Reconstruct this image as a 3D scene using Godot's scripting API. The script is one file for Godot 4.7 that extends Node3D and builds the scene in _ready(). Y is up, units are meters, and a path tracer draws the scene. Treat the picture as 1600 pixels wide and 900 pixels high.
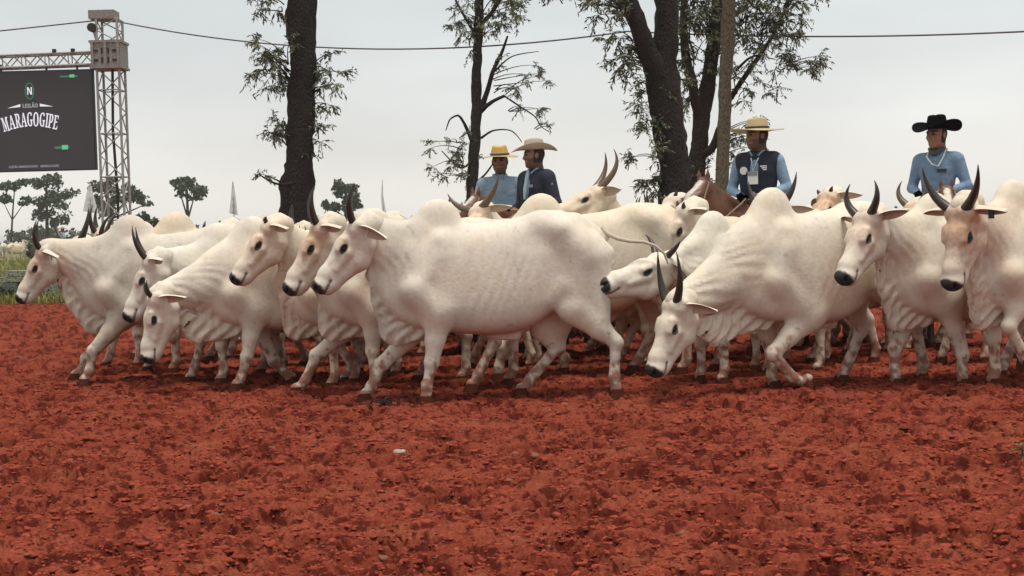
extends Node3D

var M := {}

func noise_tex(seed_: int, freq: float, lo: Color, hi: Color, size := 512, oct := 4) -> NoiseTexture2D:
	var n := FastNoiseLite.new()
	n.seed = seed_
	n.frequency = freq
	n.fractal_octaves = oct
	var t := NoiseTexture2D.new()
	t.noise = n
	t.width = size
	t.height = size
	t.seamless = true
	var g := Gradient.new()
	g.set_color(0, lo)
	g.set_color(1, hi)
	t.color_ramp = g
	return t

func bump_tex(seed_: int, freq: float, strength: float, size := 512, oct := 4) -> NoiseTexture2D:
	var n := FastNoiseLite.new()
	n.seed = seed_
	n.frequency = freq
	n.fractal_octaves = oct
	var t := NoiseTexture2D.new()
	t.noise = n
	t.width = size
	t.height = size
	t.seamless = true
	t.as_normal_map = true
	t.bump_strength = strength
	return t

func lin(r: float, g: float, b: float) -> Color:
	return Color(r, g, b).linear_to_srgb()

func mat(col: Color, rough := 0.8, metal := 0.0) -> StandardMaterial3D:
	var m := StandardMaterial3D.new()
	m.albedo_color = col.linear_to_srgb()
	m.roughness = rough
	m.metallic = metal
	return m

func triplanar(m: StandardMaterial3D, scale: float, alb: Texture2D = null, nrm: Texture2D = null, amount := 1.0) -> StandardMaterial3D:
	m.uv1_triplanar = true
	m.uv1_scale = Vector3.ONE * scale
	if alb:
		m.albedo_texture = alb
	if nrm:
		m.normal_enabled = true
		m.normal_texture = nrm
		m.normal_scale = amount
	return m

func make_materials() -> void:
	M.hide = triplanar(mat(Color(1, 1, 1), 0.72), 2.2, noise_tex(3, 0.02, Color(0.93, 0.92, 0.90), Color(1, 1, 1)), bump_tex(5, 0.022, 8.0), 0.18)
	M.hide.vertex_color_use_as_albedo = true
	M.horn = triplanar(mat(Color(0.055, 0.042, 0.034), 0.42), 9.0, noise_tex(9, 0.02, Color(0.6, 0.55, 0.5), Color(1, 1, 1)))
	M.horn_pale = triplanar(mat(Color(0.22, 0.145, 0.09), 0.45), 9.0, noise_tex(10, 0.02, Color(0.45, 0.40, 0.36), Color(1, 1, 1)))
	M.eye = mat(Color(0.006, 0.005, 0.005), 0.45)
	M.hoof = triplanar(mat(Color(0.17, 0.055, 0.034), 0.95), 8.0, noise_tex(12, 0.03, Color(0.5, 0.45, 0.45), Color(1, 1, 1)))
	M.hoof.metallic_specular = 0.08
	M.soil = triplanar(mat(Color(1, 1, 1), 0.95), 1.7, noise_tex(21, 0.02, Color(0.62, 0.60, 0.60), Color(1, 1, 1), 1024, 6), bump_tex(22, 0.03, 14.0, 1024, 5), 0.6)
	M.soil.vertex_color_use_as_albedo = true
	M.soil.uv1_world_triplanar = true
	M.soil_flat = triplanar(mat(Color(0.30, 0.060, 0.036), 0.95), 0.5, noise_tex(23, 0.02, Color(0.75, 0.72, 0.72), Color(1, 1, 1), 512, 5), bump_tex(24, 0.03, 14.0), 1.0)
	M.clod = mat(Color(1, 1, 1), 1.0)
	M.clod.vertex_color_use_as_albedo = true
	for q in ["soil", "soil_flat", "clod"]:
		M[q].metallic_specular = 0.06
	M.leaf = mat(Color(1, 1, 1), 0.62)
	M.leaf.vertex_color_use_as_albedo = true
	M.leaf.cull_mode = BaseMaterial3D.CULL_DISABLED
	M.leaf.backlight_enabled = true
	M.leaf.backlight = Color(0.16, 0.18, 0.07)
	M.leaf_far = mat(Color(1, 1, 1), 0.8)
	M.leaf_far.vertex_color_use_as_albedo = true
	M.leaf_far.cull_mode = BaseMaterial3D.CULL_DISABLED
	for q in [["dark", Color(0.032, 0.022, 0.019)], ["grey", Color(0.050, 0.043, 0.037)], ["brown", Color(0.052, 0.038, 0.028)], ["olive", Color(0.155, 0.125, 0.085)]]:
		M["bark_" + q[0]] = triplanar(mat(q[1], 0.92), 1.3, noise_tex(30, 0.02, Color(0.62, 0.60, 0.58), Color(1, 1, 1), 512, 5), bump_tex(31, 0.03, 16.0), 1.0)
		M["bark_" + q[0]].uv1_scale = Vector3(2.4, 0.8, 2.4)
	M.grass = triplanar(mat(Color(0.24, 0.21, 0.05), 1.0), 0.15, noise_tex(33, 0.02, Color(0.55, 0.62, 0.55), Color(1, 1, 1), 512, 5))
	M.mound = triplanar(mat(Color(0.14, 0.12, 0.06), 1.0), 1.0, noise_tex(34, 0.02, Color(0.6, 0.6, 0.6), Color(1, 1, 1)))
	M.concrete = triplanar(mat(Color(0.55, 0.54, 0.48), 0.95), 1.5, noise_tex(35, 0.02, Color(0.35, 0.36, 0.34), Color(1, 1, 1)))
	M.steel = triplanar(mat(Color(0.50, 0.505, 0.50), 0.6, 0.15), 2.0, noise_tex(36, 0.02, Color(0.7, 0.68, 0.66), Color(1, 1, 1)))
	M.steel_block = triplanar(mat(Color(0.39, 0.38, 0.37), 0.7, 0.1), 2.0, noise_tex(37, 0.02, Color(0.7, 0.66, 0.64), Color(1, 1, 1)))
	M.dark = mat(Color(0.02, 0.018, 0.018), 0.6)
	M.cabinet = mat(Color(0.03, 0.03, 0.032), 0.6)
	M.panel = mat(Color(0.030, 0.028, 0.030), 0.75)
	M.panel.emission_enabled = true
	M.panel.emission = lin(0.010, 0.009, 0.010)
	for q in [["glow_white", Color(0.38, 0.37, 0.40)], ["glow_grey", Color(0.17, 0.175, 0.175)], ["glow_green", Color(0.05, 0.25, 0.115)], ["glow_green_dim", Color(0.022, 0.08, 0.045)]]:
		M[q[0]] = mat(Color(0.02, 0.02, 0.02), 0.8)
		M[q[0]].emission_enabled = true
		M[q[0]].emission = q[1].linear_to_srgb()
		M[q[0]].cull_mode = BaseMaterial3D.CULL_DISABLED
	M.coat = triplanar(mat(Color(1, 1, 1), 0.5), 2.0, noise_tex(41, 0.02, Color(0.85, 0.83, 0.8), Color(1, 1, 1)))
	M.coat.vertex_color_use_as_albedo = true
	M.hair_black = mat(Color(0.018, 0.013, 0.011), 0.6)
	M.rope = triplanar(mat(Color(0.34, 0.25, 0.15), 0.9), 20.0, noise_tex(42, 0.05, Color(0.6, 0.6, 0.6), Color(1, 1, 1), 256))
	M.leather = triplanar(mat(Color(0.10, 0.04, 0.022), 0.55), 6.0, noise_tex(43, 0.03, Color(0.6, 0.58, 0.56), Color(1, 1, 1), 256))
	M.person = triplanar(mat(Color(1, 1, 1), 0.82), 2.6, noise_tex(44, 0.03, Color(0.86, 0.86, 0.86), Color(1, 1, 1), 512), bump_tex(45, 0.008, 22.0, 512, 3), 0.5)
	M.person.vertex_color_use_as_albedo = true
	M.straw = triplanar(mat(Color(1, 1, 1), 0.85), 14.0, noise_tex(46, 0.06, Color(0.75, 0.73, 0.7), Color(1, 1, 1), 256), bump_tex(47, 0.08, 8.0, 256), 0.6)
	M.straw.vertex_color_use_as_albedo = true
	M.felt = mat(Color(0.006, 0.006, 0.007), 1.0)
	M.felt.metallic_specular = 0.1
	M.white = mat(Color(0.72, 0.72, 0.72), 0.7)
	M.grey = mat(Color(0.22, 0.23, 0.24), 0.7)
	M.pale_blue = mat(Color(0.34, 0.46, 0.55), 0.85)
	M.print = triplanar(mat(Color(0.20, 0.22, 0.22), 0.85), 22.0, noise_tex(48, 0.06, Color(0.15, 0.16, 0.18), Color(1, 1, 1), 256, 2))
	M.tag_black = mat(Color(0.015, 0.015, 0.016), 0.5)
	M.tag_green = mat(Color(0.35, 0.48, 0.42), 0.5)
	M.stone = triplanar(mat(Color(0.55, 0.47, 0.38), 0.9), 9.0, noise_tex(50, 0.03, Color(0.6, 0.58, 0.55), Color(1, 1, 1), 256))
	M.cable = mat(Color(0.10, 0.10, 0.10), 0.7)
	M.cloth = mat(Color(1, 1, 1), 0.9)
	M.cloth.vertex_color_use_as_albedo = true
	M.cloth.backlight_enabled = true
	M.cloth.backlight = Color(0.5, 0.5, 0.5)
	M.cloth.cull_mode = BaseMaterial3D.CULL_DISABLED

# an overcast sky: warm and bright near the horizon, cooler above, faint bands of cloud all round
func overcast() -> Image:
	var w := 1024
	var h := 512
	var im := Image.create(w, h, false, Image.FORMAT_RGBF)
	var n := FastNoiseLite.new()
	n.seed = 4
	n.frequency = 1.3
	n.fractal_octaves = 4
	for y in h:
		var el := 90.0 - 180.0 * (y + 0.5) / h
		var t := smoothstep(0.0, 9.0, el)
		var base := Color(0.435, 0.42, 0.392).lerp(Color(0.346, 0.365, 0.368), t)
		if el < 0.0:
			base = Color(0.435, 0.42, 0.392).lerp(Color(0.06, 0.03, 0.02), smoothstep(0.0, -6.0, el))
		for x in w:
			var a := TAU * x / w
			var q := n.get_noise_3d(cos(a) * 2.0, el * 0.12, sin(a) * 2.0)
			var k := 1.0 + 0.17 * q * smoothstep(0.0, 4.0, el)
			im.set_pixel(x, y, Color(base.r * k, base.g * k, base.b * k))
	return im

func _ready() -> void:
	var cam := Camera3D.new()
	cam.name = "camera"
	add_child(cam)
	cam.position = Vector3(0, 1.25, 0)
	cam.rotation_degrees = Vector3(-2.3604, 0, -1.5)
	cam.fov = 23.146
	cam.near = 0.1
	cam.far = 3000.0
	cam.current = true
	var env := Environment.new()
	env.background_mode = Environment.BG_SKY
	env.tonemap_mode = Environment.TONE_MAPPER_LINEAR
	env.tonemap_exposure = 2.1
	env.fog_enabled = true
	env.fog_density = 0.00045
	env.fog_light_color = Color(0.90, 0.90, 0.885)
	env.sdfgi_enabled = true
	env.ssao_enabled = true
	env.ssil_enabled = true
	var sky := Sky.new()
	var sm := PanoramaSkyMaterial.new()
	sm.panorama = ImageTexture.create_from_image(overcast())
	sky.sky_material = sm
	env.sky = sky
	var we := WorldEnvironment.new()
	we.environment = env
	add_child(we)
	var sun := DirectionalLight3D.new()
	sun.name = "sun"
	sun.light_energy = 0.5
	sun.light_angular_distance = 20.0
	sun.light_color = Color(1.0, 0.97, 0.92)
	sun.shadow_enabled = true
	sun.rotation_degrees = Vector3(-82, 20, 0)
	add_child(sun)
	make_materials()
	build_herd()
	build_rest()

# ---------------------------------------------------------------- distance field, meshed as surface nets
class Field:
	var o := Vector3.ZERO
	var h := 0.02
	var nx := 0
	var ny := 0
	var nz := 0
	var f := PackedFloat32Array()
	# undulation of the next shapes' surface: amount, direction in x and y, waves per metre
	var rip := 0.0
	var ripx := 0.0
	var ripy := 0.0
	# sideways wave of thin sheets of skin
	var wav := 0.0
	var wavx := 0.0
	var wavy := 0.0
	# faint ribs on a lofted trunk
	var ribs := 0.0

	func setup(lo: Vector3, hi: Vector3, cell: float) -> void:
		o = lo
		h = cell
		nx = int(ceil((hi.x - lo.x) / h)) + 2
		ny = int(ceil((hi.y - lo.y) / h)) + 2
		nz = int(ceil((hi.z - lo.z) / h)) + 2
		f.resize(nx * ny * nz)
		f.fill(1.0)

	func cap(a: Vector3, ra: float, b: Vector3, rb: float, k: float, sz := 1.0, carve := false) -> void:
		var rm := maxf(ra, rb) + k + h + absf(rip) + absf(wav)
		var x0 := clampi(int((minf(a.x, b.x) - rm - o.x) / h), 0, nx)
		var x1 := clampi(int((maxf(a.x, b.x) + rm - o.x) / h) + 1, 0, nx)
		var y0 := clampi(int((minf(a.y, b.y) - rm - o.y) / h), 0, ny)
		var y1 := clampi(int((maxf(a.y, b.y) + rm - o.y) / h) + 1, 0, ny)
		var z0 := clampi(int((minf(a.z, b.z) - rm - o.z) / h), 0, nz)
		var z1 := clampi(int((maxf(a.z, b.z) + rm - o.z) / h) + 1, 0, nz)
		var bx := b.x - a.x
		var by := b.y - a.y
		var bz := (b.z - a.z) * sz
		var inv := 1.0 / maxf(bx * bx + by * by + bz * bz, 1e-9)
		var dr := rb - ra
		var ik := 1.0 / maxf(k, 1e-5)
		var k4 := k * 0.25
		var hs := h * sz
		for x in range(x0, x1):
			var px := o.x + x * h - a.x
			for y in range(y0, y1):
				var py := o.y + y * h - a.y
				var dxy := px * bx + py * by
				var pz := (o.z + z0 * h - a.z) * sz
				var i := (x * ny + y) * nz + z0
				var off := ra
				if rip != 0.0:
					off += rip * sin(px * ripx + py * ripy + 2.4 * sin(px * 9.0 + py * 15.0)) * (0.5 + 0.5 * sin(px * 8.0 - py * 11.0))
				if wav != 0.0:
					pz += wav * sz * sin(px * wavx + py * wavy + 2.2 * sin(py * 15.0 - px * 9.0))
				for z in range(z0, z1):
					var t := clampf((dxy + pz * bz) * inv, 0.0, 1.0)
					var ex := px - bx * t
					var ey := py - by * t
					var ez := pz - bz * t
					var d := sqrt(ex * ex + ey * ey + ez * ez) - off - dr * t
					var v := f[i]
					if carve:
						d = -d
						var q := maxf(k - absf(v - d), 0.0) * ik
						f[i] = maxf(v, d) + q * q * k4
					elif d < v + k:
						var q := maxf(k - absf(v - d), 0.0) * ik
						f[i] = minf(v, d) - q * q * k4
					i += 1
					pz += hs

	func chain(pts: Array, rs: Array, k: float, sz := 1.0) -> void:
		for j in pts.size() - 1:
			cap(pts[j], rs[j], pts[j + 1], rs[j + 1], k, sz)

	func ell(c: Vector3, r: Vector3, k: float, turn := 0.0, carve := false) -> void:
		var rm := maxf(r.x, maxf(r.y, r.z))
		var m := minf(r.x, minf(r.y, r.z))
		var e := k + h
		var x0 := clampi(int((c.x - rm - e - o.x) / h), 0, nx)
		var x1 := clampi(int((c.x + rm + e - o.x) / h) + 1, 0, nx)
		var y0 := clampi(int((c.y - rm - e - o.y) / h), 0, ny)
		var y1 := clampi(int((c.y + rm + e - o.y) / h) + 1, 0, ny)
		var z0 := clampi(int((c.z - r.z - e - o.z) / h), 0, nz)
		var z1 := clampi(int((c.z + r.z + e - o.z) / h) + 1, 0, nz)
		var ct := cos(turn)
		var s := sin(turn)
		var ik := 1.0 / maxf(k, 1e-5)
		var k4 := k * 0.25
		for x in range(x0, x1):
			var px := o.x + x * h - c.x
			for y in range(y0, y1):
				var py := o.y + y * h - c.y
				var ux := (px * ct + py * s) / r.x
				var uy := (py * ct - px * s) / r.y
				var uu := ux * ux + uy * uy
				var i := (x * ny + y) * nz + z0
				for z in range(z0, z1):
					var uz := (o.z + z * h - c.z) / r.z
					var d := (sqrt(uu + uz * uz) - 1.0) * m
					var v := f[i]
					if carve:
						d = -d
						var q := maxf(k - absf(v - d), 0.0) * ik
						f[i] = maxf(v, d) + q * q * k4
					elif d < v + k:
						var q := maxf(k - absf(v - d), 0.0) * ik
						f[i] = minf(v, d) - q * q * k4
					i += 1

	# a trunk of egg-shaped sections: stations [x, top, bottom, half width], x falling; egg > 0 widens the lower half
	func loft(st: Array, egg: float, k: float) -> void:
		var ik := 1.0 / maxf(k, 1e-5)
		var n := st.size()
		for x in nx:
			var px := o.x + x * h
			var e := 0.0
			if px > st[0][0]:
				e = px - st[0][0]
				px = st[0][0]
			elif px < st[n - 1][0]:
				e = st[n - 1][0] - px
				px = st[n - 1][0]
			if e > k + h * 2.0:
				continue
			var j := 0
			while j < n - 2 and px < st[j + 1][0]:
				j += 1
			var t: float = (st[j][0] - px) / (st[j][0] - st[j + 1][0])
			var v3 := [0.0, 0.0, 0.0]
			for c in 3:
				v3[c] = cubic_interpolate(st[j][c + 1], st[j + 1][c + 1], st[maxi(j - 1, 0)][c + 1], st[mini(j + 2, n - 1)][c + 1], t)
			var cy: float = (v3[0] + v3[1]) * 0.5
			var ry: float = maxf((v3[0] - v3[1]) * 0.5, 0.02)
			var rz: float = maxf(v3[2], 0.02)
			var m := minf(ry, rz)
			for y in ny:
				var uy := (o.y + y * h - cy) / ry
				if absf(uy) > 1.6:
					continue
				var iw := 1.0 / (rz * (1.0 - egg * clampf(uy, -1.0, 1.0)))
				var i := (x * ny + y) * nz
				var uu := uy * uy
				var rib := 0.0
				if ribs > 0.0:
					rib = ribs * sin((px + 0.20 * uy) * 78.0 + 0.9 * sin(px * 13.0)) * (0.55 + 0.45 * sin(px * 9.0 + uy * 4.0)) * smoothstep(-0.82, -0.66, px) * smoothstep(-0.16, -0.30, px) * smoothstep(0.75, 0.3, absf(uy + 0.1))
				for z in nz:
					var uz := (o.z + z * h) * iw
					var zz := uz * uz
					var d := (0.45 * sqrt(uu + zz) + 0.55 * sqrt(sqrt(uu * uu + zz * zz)) - 1.0) * m + e
					if zz > 0.3:
						d += rib
					var v := f[i]
					if d < v + k:
						var q := maxf(k - absf(v - d), 0.0) * ik
						f[i] = minf(v, d) - q * q * k * 0.25
					i += 1

	# [points, normals, triangle corners]
	func net() -> Array:
		var pts := PackedVector3Array()
		var nrm := PackedVector3Array()
		var idx := PackedInt32Array()
		var at := PackedInt32Array()
		at.resize(nx * ny * nz)
		at.fill(-1)
		var sx := ny * nz
		var sy := nz
		var far := h * 7.0
		for x in nx - 1:
			for y in ny - 1:
				var i := x * sx + y * sy - 1
				for z in nz - 1:
					i += 1
					var a := f[i]
					if a > far or a < -far:
						continue
					var b := f[i + 1]
					var c := f[i + sy]
					var d := f[i + sy + 1]
					var e := f[i + sx]
					var g := f[i + sx + 1]
					var p := f[i + sx + sy]
					var q := f[i + sx + sy + 1]
					var cnt := int(a < 0.0) + int(b < 0.0) + int(c < 0.0) + int(d < 0.0) + int(e < 0.0) + int(g < 0.0) + int(p < 0.0) + int(q < 0.0)
					if cnt == 0 or cnt == 8:
						continue
					var s := Vector3.ZERO
					var w := 0.0
					if (a < 0.0) != (b < 0.0):
						s += Vector3(0, 0, a / (a - b)); w += 1.0
					if (c < 0.0) != (d < 0.0):
						s += Vector3(0, 1, c / (c - d)); w += 1.0
					if (e < 0.0) != (g < 0.0):
						s += Vector3(1, 0, e / (e - g)); w += 1.0
					if (p < 0.0) != (q < 0.0):
						s += Vector3(1, 1, p / (p - q)); w += 1.0
					if (a < 0.0) != (c < 0.0):
						s += Vector3(0, a / (a - c), 0); w += 1.0
					if (b < 0.0) != (d < 0.0):
						s += Vector3(0, b / (b - d), 1); w += 1.0
					if (e < 0.0) != (p < 0.0):
						s += Vector3(1, e / (e - p), 0); w += 1.0
					if (g < 0.0) != (q < 0.0):
						s += Vector3(1, g / (g - q), 1); w += 1.0
					if (a < 0.0) != (e < 0.0):
						s += Vector3(a / (a - e), 0, 0); w += 1.0
					if (b < 0.0) != (g < 0.0):
						s += Vector3(b / (b - g), 0, 1); w += 1.0
					if (c < 0.0) != (p < 0.0):
						s += Vector3(c / (c - p), 1, 0); w += 1.0
					if (d < 0.0) != (q < 0.0):
						s += Vector3(d / (d - q), 1, 1); w += 1.0
					s /= w
					at[i] = pts.size()
					pts.push_back(o + (Vector3(x, y, z) + s) * h)
					nrm.push_back(Vector3(e + g + p + q - a - b - c - d, c + d + p + q - a - b - e - g, b + d + g + q - a - c - e - p).normalized())
		for x in range(1, nx - 1):
			for y in range(1, ny - 1):
				var i := x * sx + y * sy
				for z in range(1, nz - 1):
					i += 1
					var v := at[i]
					if v < 0:
						continue
					var ins := f[i] < 0.0
					if ins != (f[i + sx] < 0.0):
						quad(idx, v, at[i - sy], at[i - sy - 1], at[i - 1], ins)
					if ins != (f[i + sy] < 0.0):
						quad(idx, v, at[i - 1], at[i - sx - 1], at[i - sx], ins)
					if ins != (f[i + 1] < 0.0):
						quad(idx, v, at[i - sx], at[i - sx - sy], at[i - sy], ins)
		return [pts, nrm, idx]

	func quad(idx: PackedInt32Array, a: int, b: int, c: int, d: int, flip: bool) -> void:
		if a < 0 or b < 0 or c < 0 or d < 0:
			return
		if flip:
			idx.append_array(PackedInt32Array([a, c, b, a, d, c]))
		else:
			idx.append_array(PackedInt32Array([a, b, c, a, c, d]))

# a growing mesh: points, normals, colours, corners
class Bag:
	var p := PackedVector3Array()
	var n := PackedVector3Array()
	var c := PackedColorArray()
	var i := PackedInt32Array()

	func put(net: Array, colours: PackedColorArray, t := Transform3D.IDENTITY) -> void:
		var base := p.size()
		if t == Transform3D.IDENTITY:
			p.append_array(net[0])
			n.append_array(net[1])
		else:
			p.append_array(t * (net[0] as PackedVector3Array))
			var tb := t.basis.orthonormalized()
			for v in net[1]:
				n.push_back(tb * v)
		c.append_array(colours)
		var ids: PackedInt32Array = net[2]
		if base == 0:
			i.append_array(ids)
		else:
			for q in ids:
				i.push_back(q + base)

	func mesh() -> ArrayMesh:
		var a := []
		a.resize(Mesh.ARRAY_MAX)
		a[Mesh.ARRAY_VERTEX] = p
		a[Mesh.ARRAY_NORMAL] = n
		if c.size() == p.size():
			a[Mesh.ARRAY_COLOR] = c
		a[Mesh.ARRAY_INDEX] = i
		var m := ArrayMesh.new()
		m.add_surface_from_arrays(Mesh.PRIMITIVE_TRIANGLES, a)
		return m

# a tube through points: [points, normals, corners]
static func tube_net(pts: Array, rs: Array, sides := 8, flat := 1.0) -> Array:
	var p := PackedVector3Array()
	var nn := PackedVector3Array()
	var idx := PackedInt32Array()
	var m := pts.size()
	var up := Vector3(0.13, 0.21, 0.97).normalized()
	for j in m:
		var dir: Vector3 = (pts[mini(j + 1, m - 1)] - pts[maxi(j - 1, 0)]).normalized()
		if j == 0 and absf(dir.dot(up)) > 0.9:
			up = Vector3(0.9, 0.3, 0.1).normalized()
		var u := (up - dir * up.dot(dir)).normalized()
		up = u
		var w := dir.cross(u)
		for s in sides:
			var an := TAU * s / sides
			var e := u * cos(an) + w * sin(an) * flat
			p.push_back(pts[j] + e * rs[j])
			nn.push_back(e.normalized())
	for j in m - 1:
		for s in sides:
			var s2 := (s + 1) % sides
			var a := j * sides + s
			var b := j * sides + s2
			var c := a + sides
			var d := b + sides
			idx.append_array(PackedInt32Array([a, c, b, b, c, d]))
	for e in [0, m - 1]:
		var base := p.size()
		p.push_back(pts[e])
		nn.push_back((pts[e] - pts[clampi(e + (1 if e == 0 else -1), 0, m - 1)]).normalized())
		for s in sides:
			var a: int = e * sides + s
			var b: int = e * sides + (s + 1) % sides
			idx.append_array(PackedInt32Array([base, a, b] if e == 0 else [base, b, a]))
	return [p, nn, idx]

static func flat_colours(count: int, col: Color) -> PackedColorArray:
	var a := PackedColorArray()
	a.resize(count)
	a.fill(col)
	return a

static func bez(a: Vector3, b: Vector3, c: Vector3, n: int) -> Array:
	var r := []
	for j in n + 1:
		var t := float(j) / n
		r.append(a * (1 - t) * (1 - t) + b * 2.0 * t * (1 - t) + c * t * t)
	return r

# ---------------------------------------------------------------- zebu cattle
# own axes: x forward, y up, z to the right; the hump stands over the origin
const TRUNK := [[0.47, 1.05, 0.86, 0.07], [0.38, 1.16, 0.68, 0.13], [0.25, 1.24, 0.58, 0.19], [0.1, 1.285, 0.53, 0.225], [-0.1, 1.305, 0.505, 0.265], [-0.3, 1.315, 0.485, 0.30], [-0.55, 1.34, 0.485, 0.31], [-0.72, 1.375, 0.535, 0.285], [-0.86, 1.40, 0.62, 0.25], [-0.98, 1.395, 0.72, 0.225], [-1.12, 1.325, 0.76, 0.20], [-1.22, 1.235, 0.80, 0.165], [-1.29, 1.13, 0.88, 0.115], [-1.33, 1.04, 0.95, 0.06]]

static func head_field(cell: float) -> Array:
	var g := Field.new()
	g.setup(Vector3(-0.14, -0.34, -0.19), Vector3(0.58, 0.12, 0.19), cell)
	g.cap(Vector3(0.035, -0.10, 0), 0.088, Vector3(0.17, -0.072, 0), 0.094, 0.02)
	g.cap(Vector3(0.015, -0.035, -0.045), 0.042, Vector3(0.015, -0.035, 0.045), 0.042, 0.05)
	g.cap(Vector3(0.17, -0.078, 0), 0.095, Vector3(0.40, -0.032, 0), 0.066, 0.05, 1.12)
	g.cap(Vector3(0.40, -0.032, 0), 0.064, Vector3(0.475, -0.034, 0), 0.063, 0.04)
	g.ell(Vector3(0.480, -0.032, 0), Vector3(0.05, 0.070, 0.076), 0.03, -0.25)
	g.ell(Vector3(0.468, -0.095, 0), Vector3(0.05, 0.032, 0.05), 0.02, 0.15)
	for s in [-1.0, 1.0]:
		g.cap(Vector3(0.09, -0.18, 0.042 * s), 0.070, Vector3(0.20, -0.19, 0.036 * s), 0.058, 0.05)
		g.cap(Vector3(0.20, -0.185, 0.034 * s), 0.054, Vector3(0.42, -0.098, 0.016 * s), 0.034, 0.05)
		g.cap(Vector3(0.13, -0.02, 0.082 * s), 0.024, Vector3(0.205, -0.02, 0.083 * s), 0.02, 0.035)
		g.cap(Vector3(0.20, -0.085, 0.085 * s), 0.02, Vector3(0.33, -0.07, 0.06 * s), 0.014, 0.04)
		g.cap(Vector3(0.03, -0.06, 0.085 * s), 0.036, Vector3(-0.01, -0.06, 0.10 * s), 0.03, 0.04)
	# windpipe and nape, to be covered by the neck
	g.cap(Vector3(0.03, -0.12, 0), 0.10, Vector3(-0.05, -0.13, 0), 0.10, 0.06)
	for s in [-1.0, 1.0]:
		g.ell(Vector3(0.185, -0.048, 0.104 * s), Vector3(0.028, 0.015, 0.016), 0.012, 0.25, true)
		g.cap(Vector3(0.52, -0.012, 0.036 * s), 0.013, Vector3(0.50, 0.004, 0.056 * s), 0.009, 0.012, 1.0, true)
		g.cap(Vector3(0.525, -0.068, 0.0), 0.006, Vector3(0.42, -0.066, 0.062 * s), 0.004, 0.012, 1.0, true)
	return g.net()

# ear as a cupped leaf: x along the ear, y towards its opening
static func ear_net(length: float, width: float) -> Array:
	var p := PackedVector3Array()
	var nn := PackedVector3Array()
	var idx := PackedInt32Array()
	var nu := 10
	var nv := 7
	for side in 2:
		for a in nu + 1:
			var t := float(a) / nu
			var w := width * (0.32 + 0.68 * sin(PI * pow(t, 0.8) * 0.86 + 0.30)) * sqrt(maxf(1.0 - pow(t, 3.5), 0.0))
			for b in nv + 1:
				var s := float(b) / nv * 2.0 - 1.0
				var cup := (1.0 - s * s) * width * (0.50 - 0.28 * t)
				var thick := 0.0 if side == 0 else 0.007 * sqrt(maxf(1.0 - s * s, 0.0)) * (1.0 - t * 0.6)
				p.push_back(Vector3(t * length, -cup + thick, s * w * 0.5 * (0.8 + 0.2 * t)))
				nn.push_back(Vector3(0, (-1.0 if side == 0 else 1.0), s * (1.3 if side == 0 else -1.3)).normalized())
	var row := nv + 1
	var lay := (nu + 1) * row
	for side in 2:
		for a in nu:
			for b in nv:
				var q := side * lay + a * row + b
				if side == 1:
					idx.append_array(PackedInt32Array([q, q + row, q + 1, q + 1, q + row, q + row + 1]))
				else:
					idx.append_array(PackedInt32Array([q, q + 1, q + row, q + 1, q + row + 1, q + row]))
	return [p, nn, idx]

static func head_frame(cow: Dictionary) -> Transform3D:
	var poll: Vector3 = cow.poll
	var ax: Vector3 = (cow.muzzle - poll)
	var sc := ax.length() / 0.53
	ax = ax.normalized()
	var up := Vector3(0.45, 0.9, 0)
	var hy := (up - ax * up.dot(ax)).normalized()
	hy = hy.rotated(ax, cow.get("roll", 0.0))
	return Transform3D(Basis(ax * sc, hy * sc, ax.cross(hy) * sc), poll)

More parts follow.
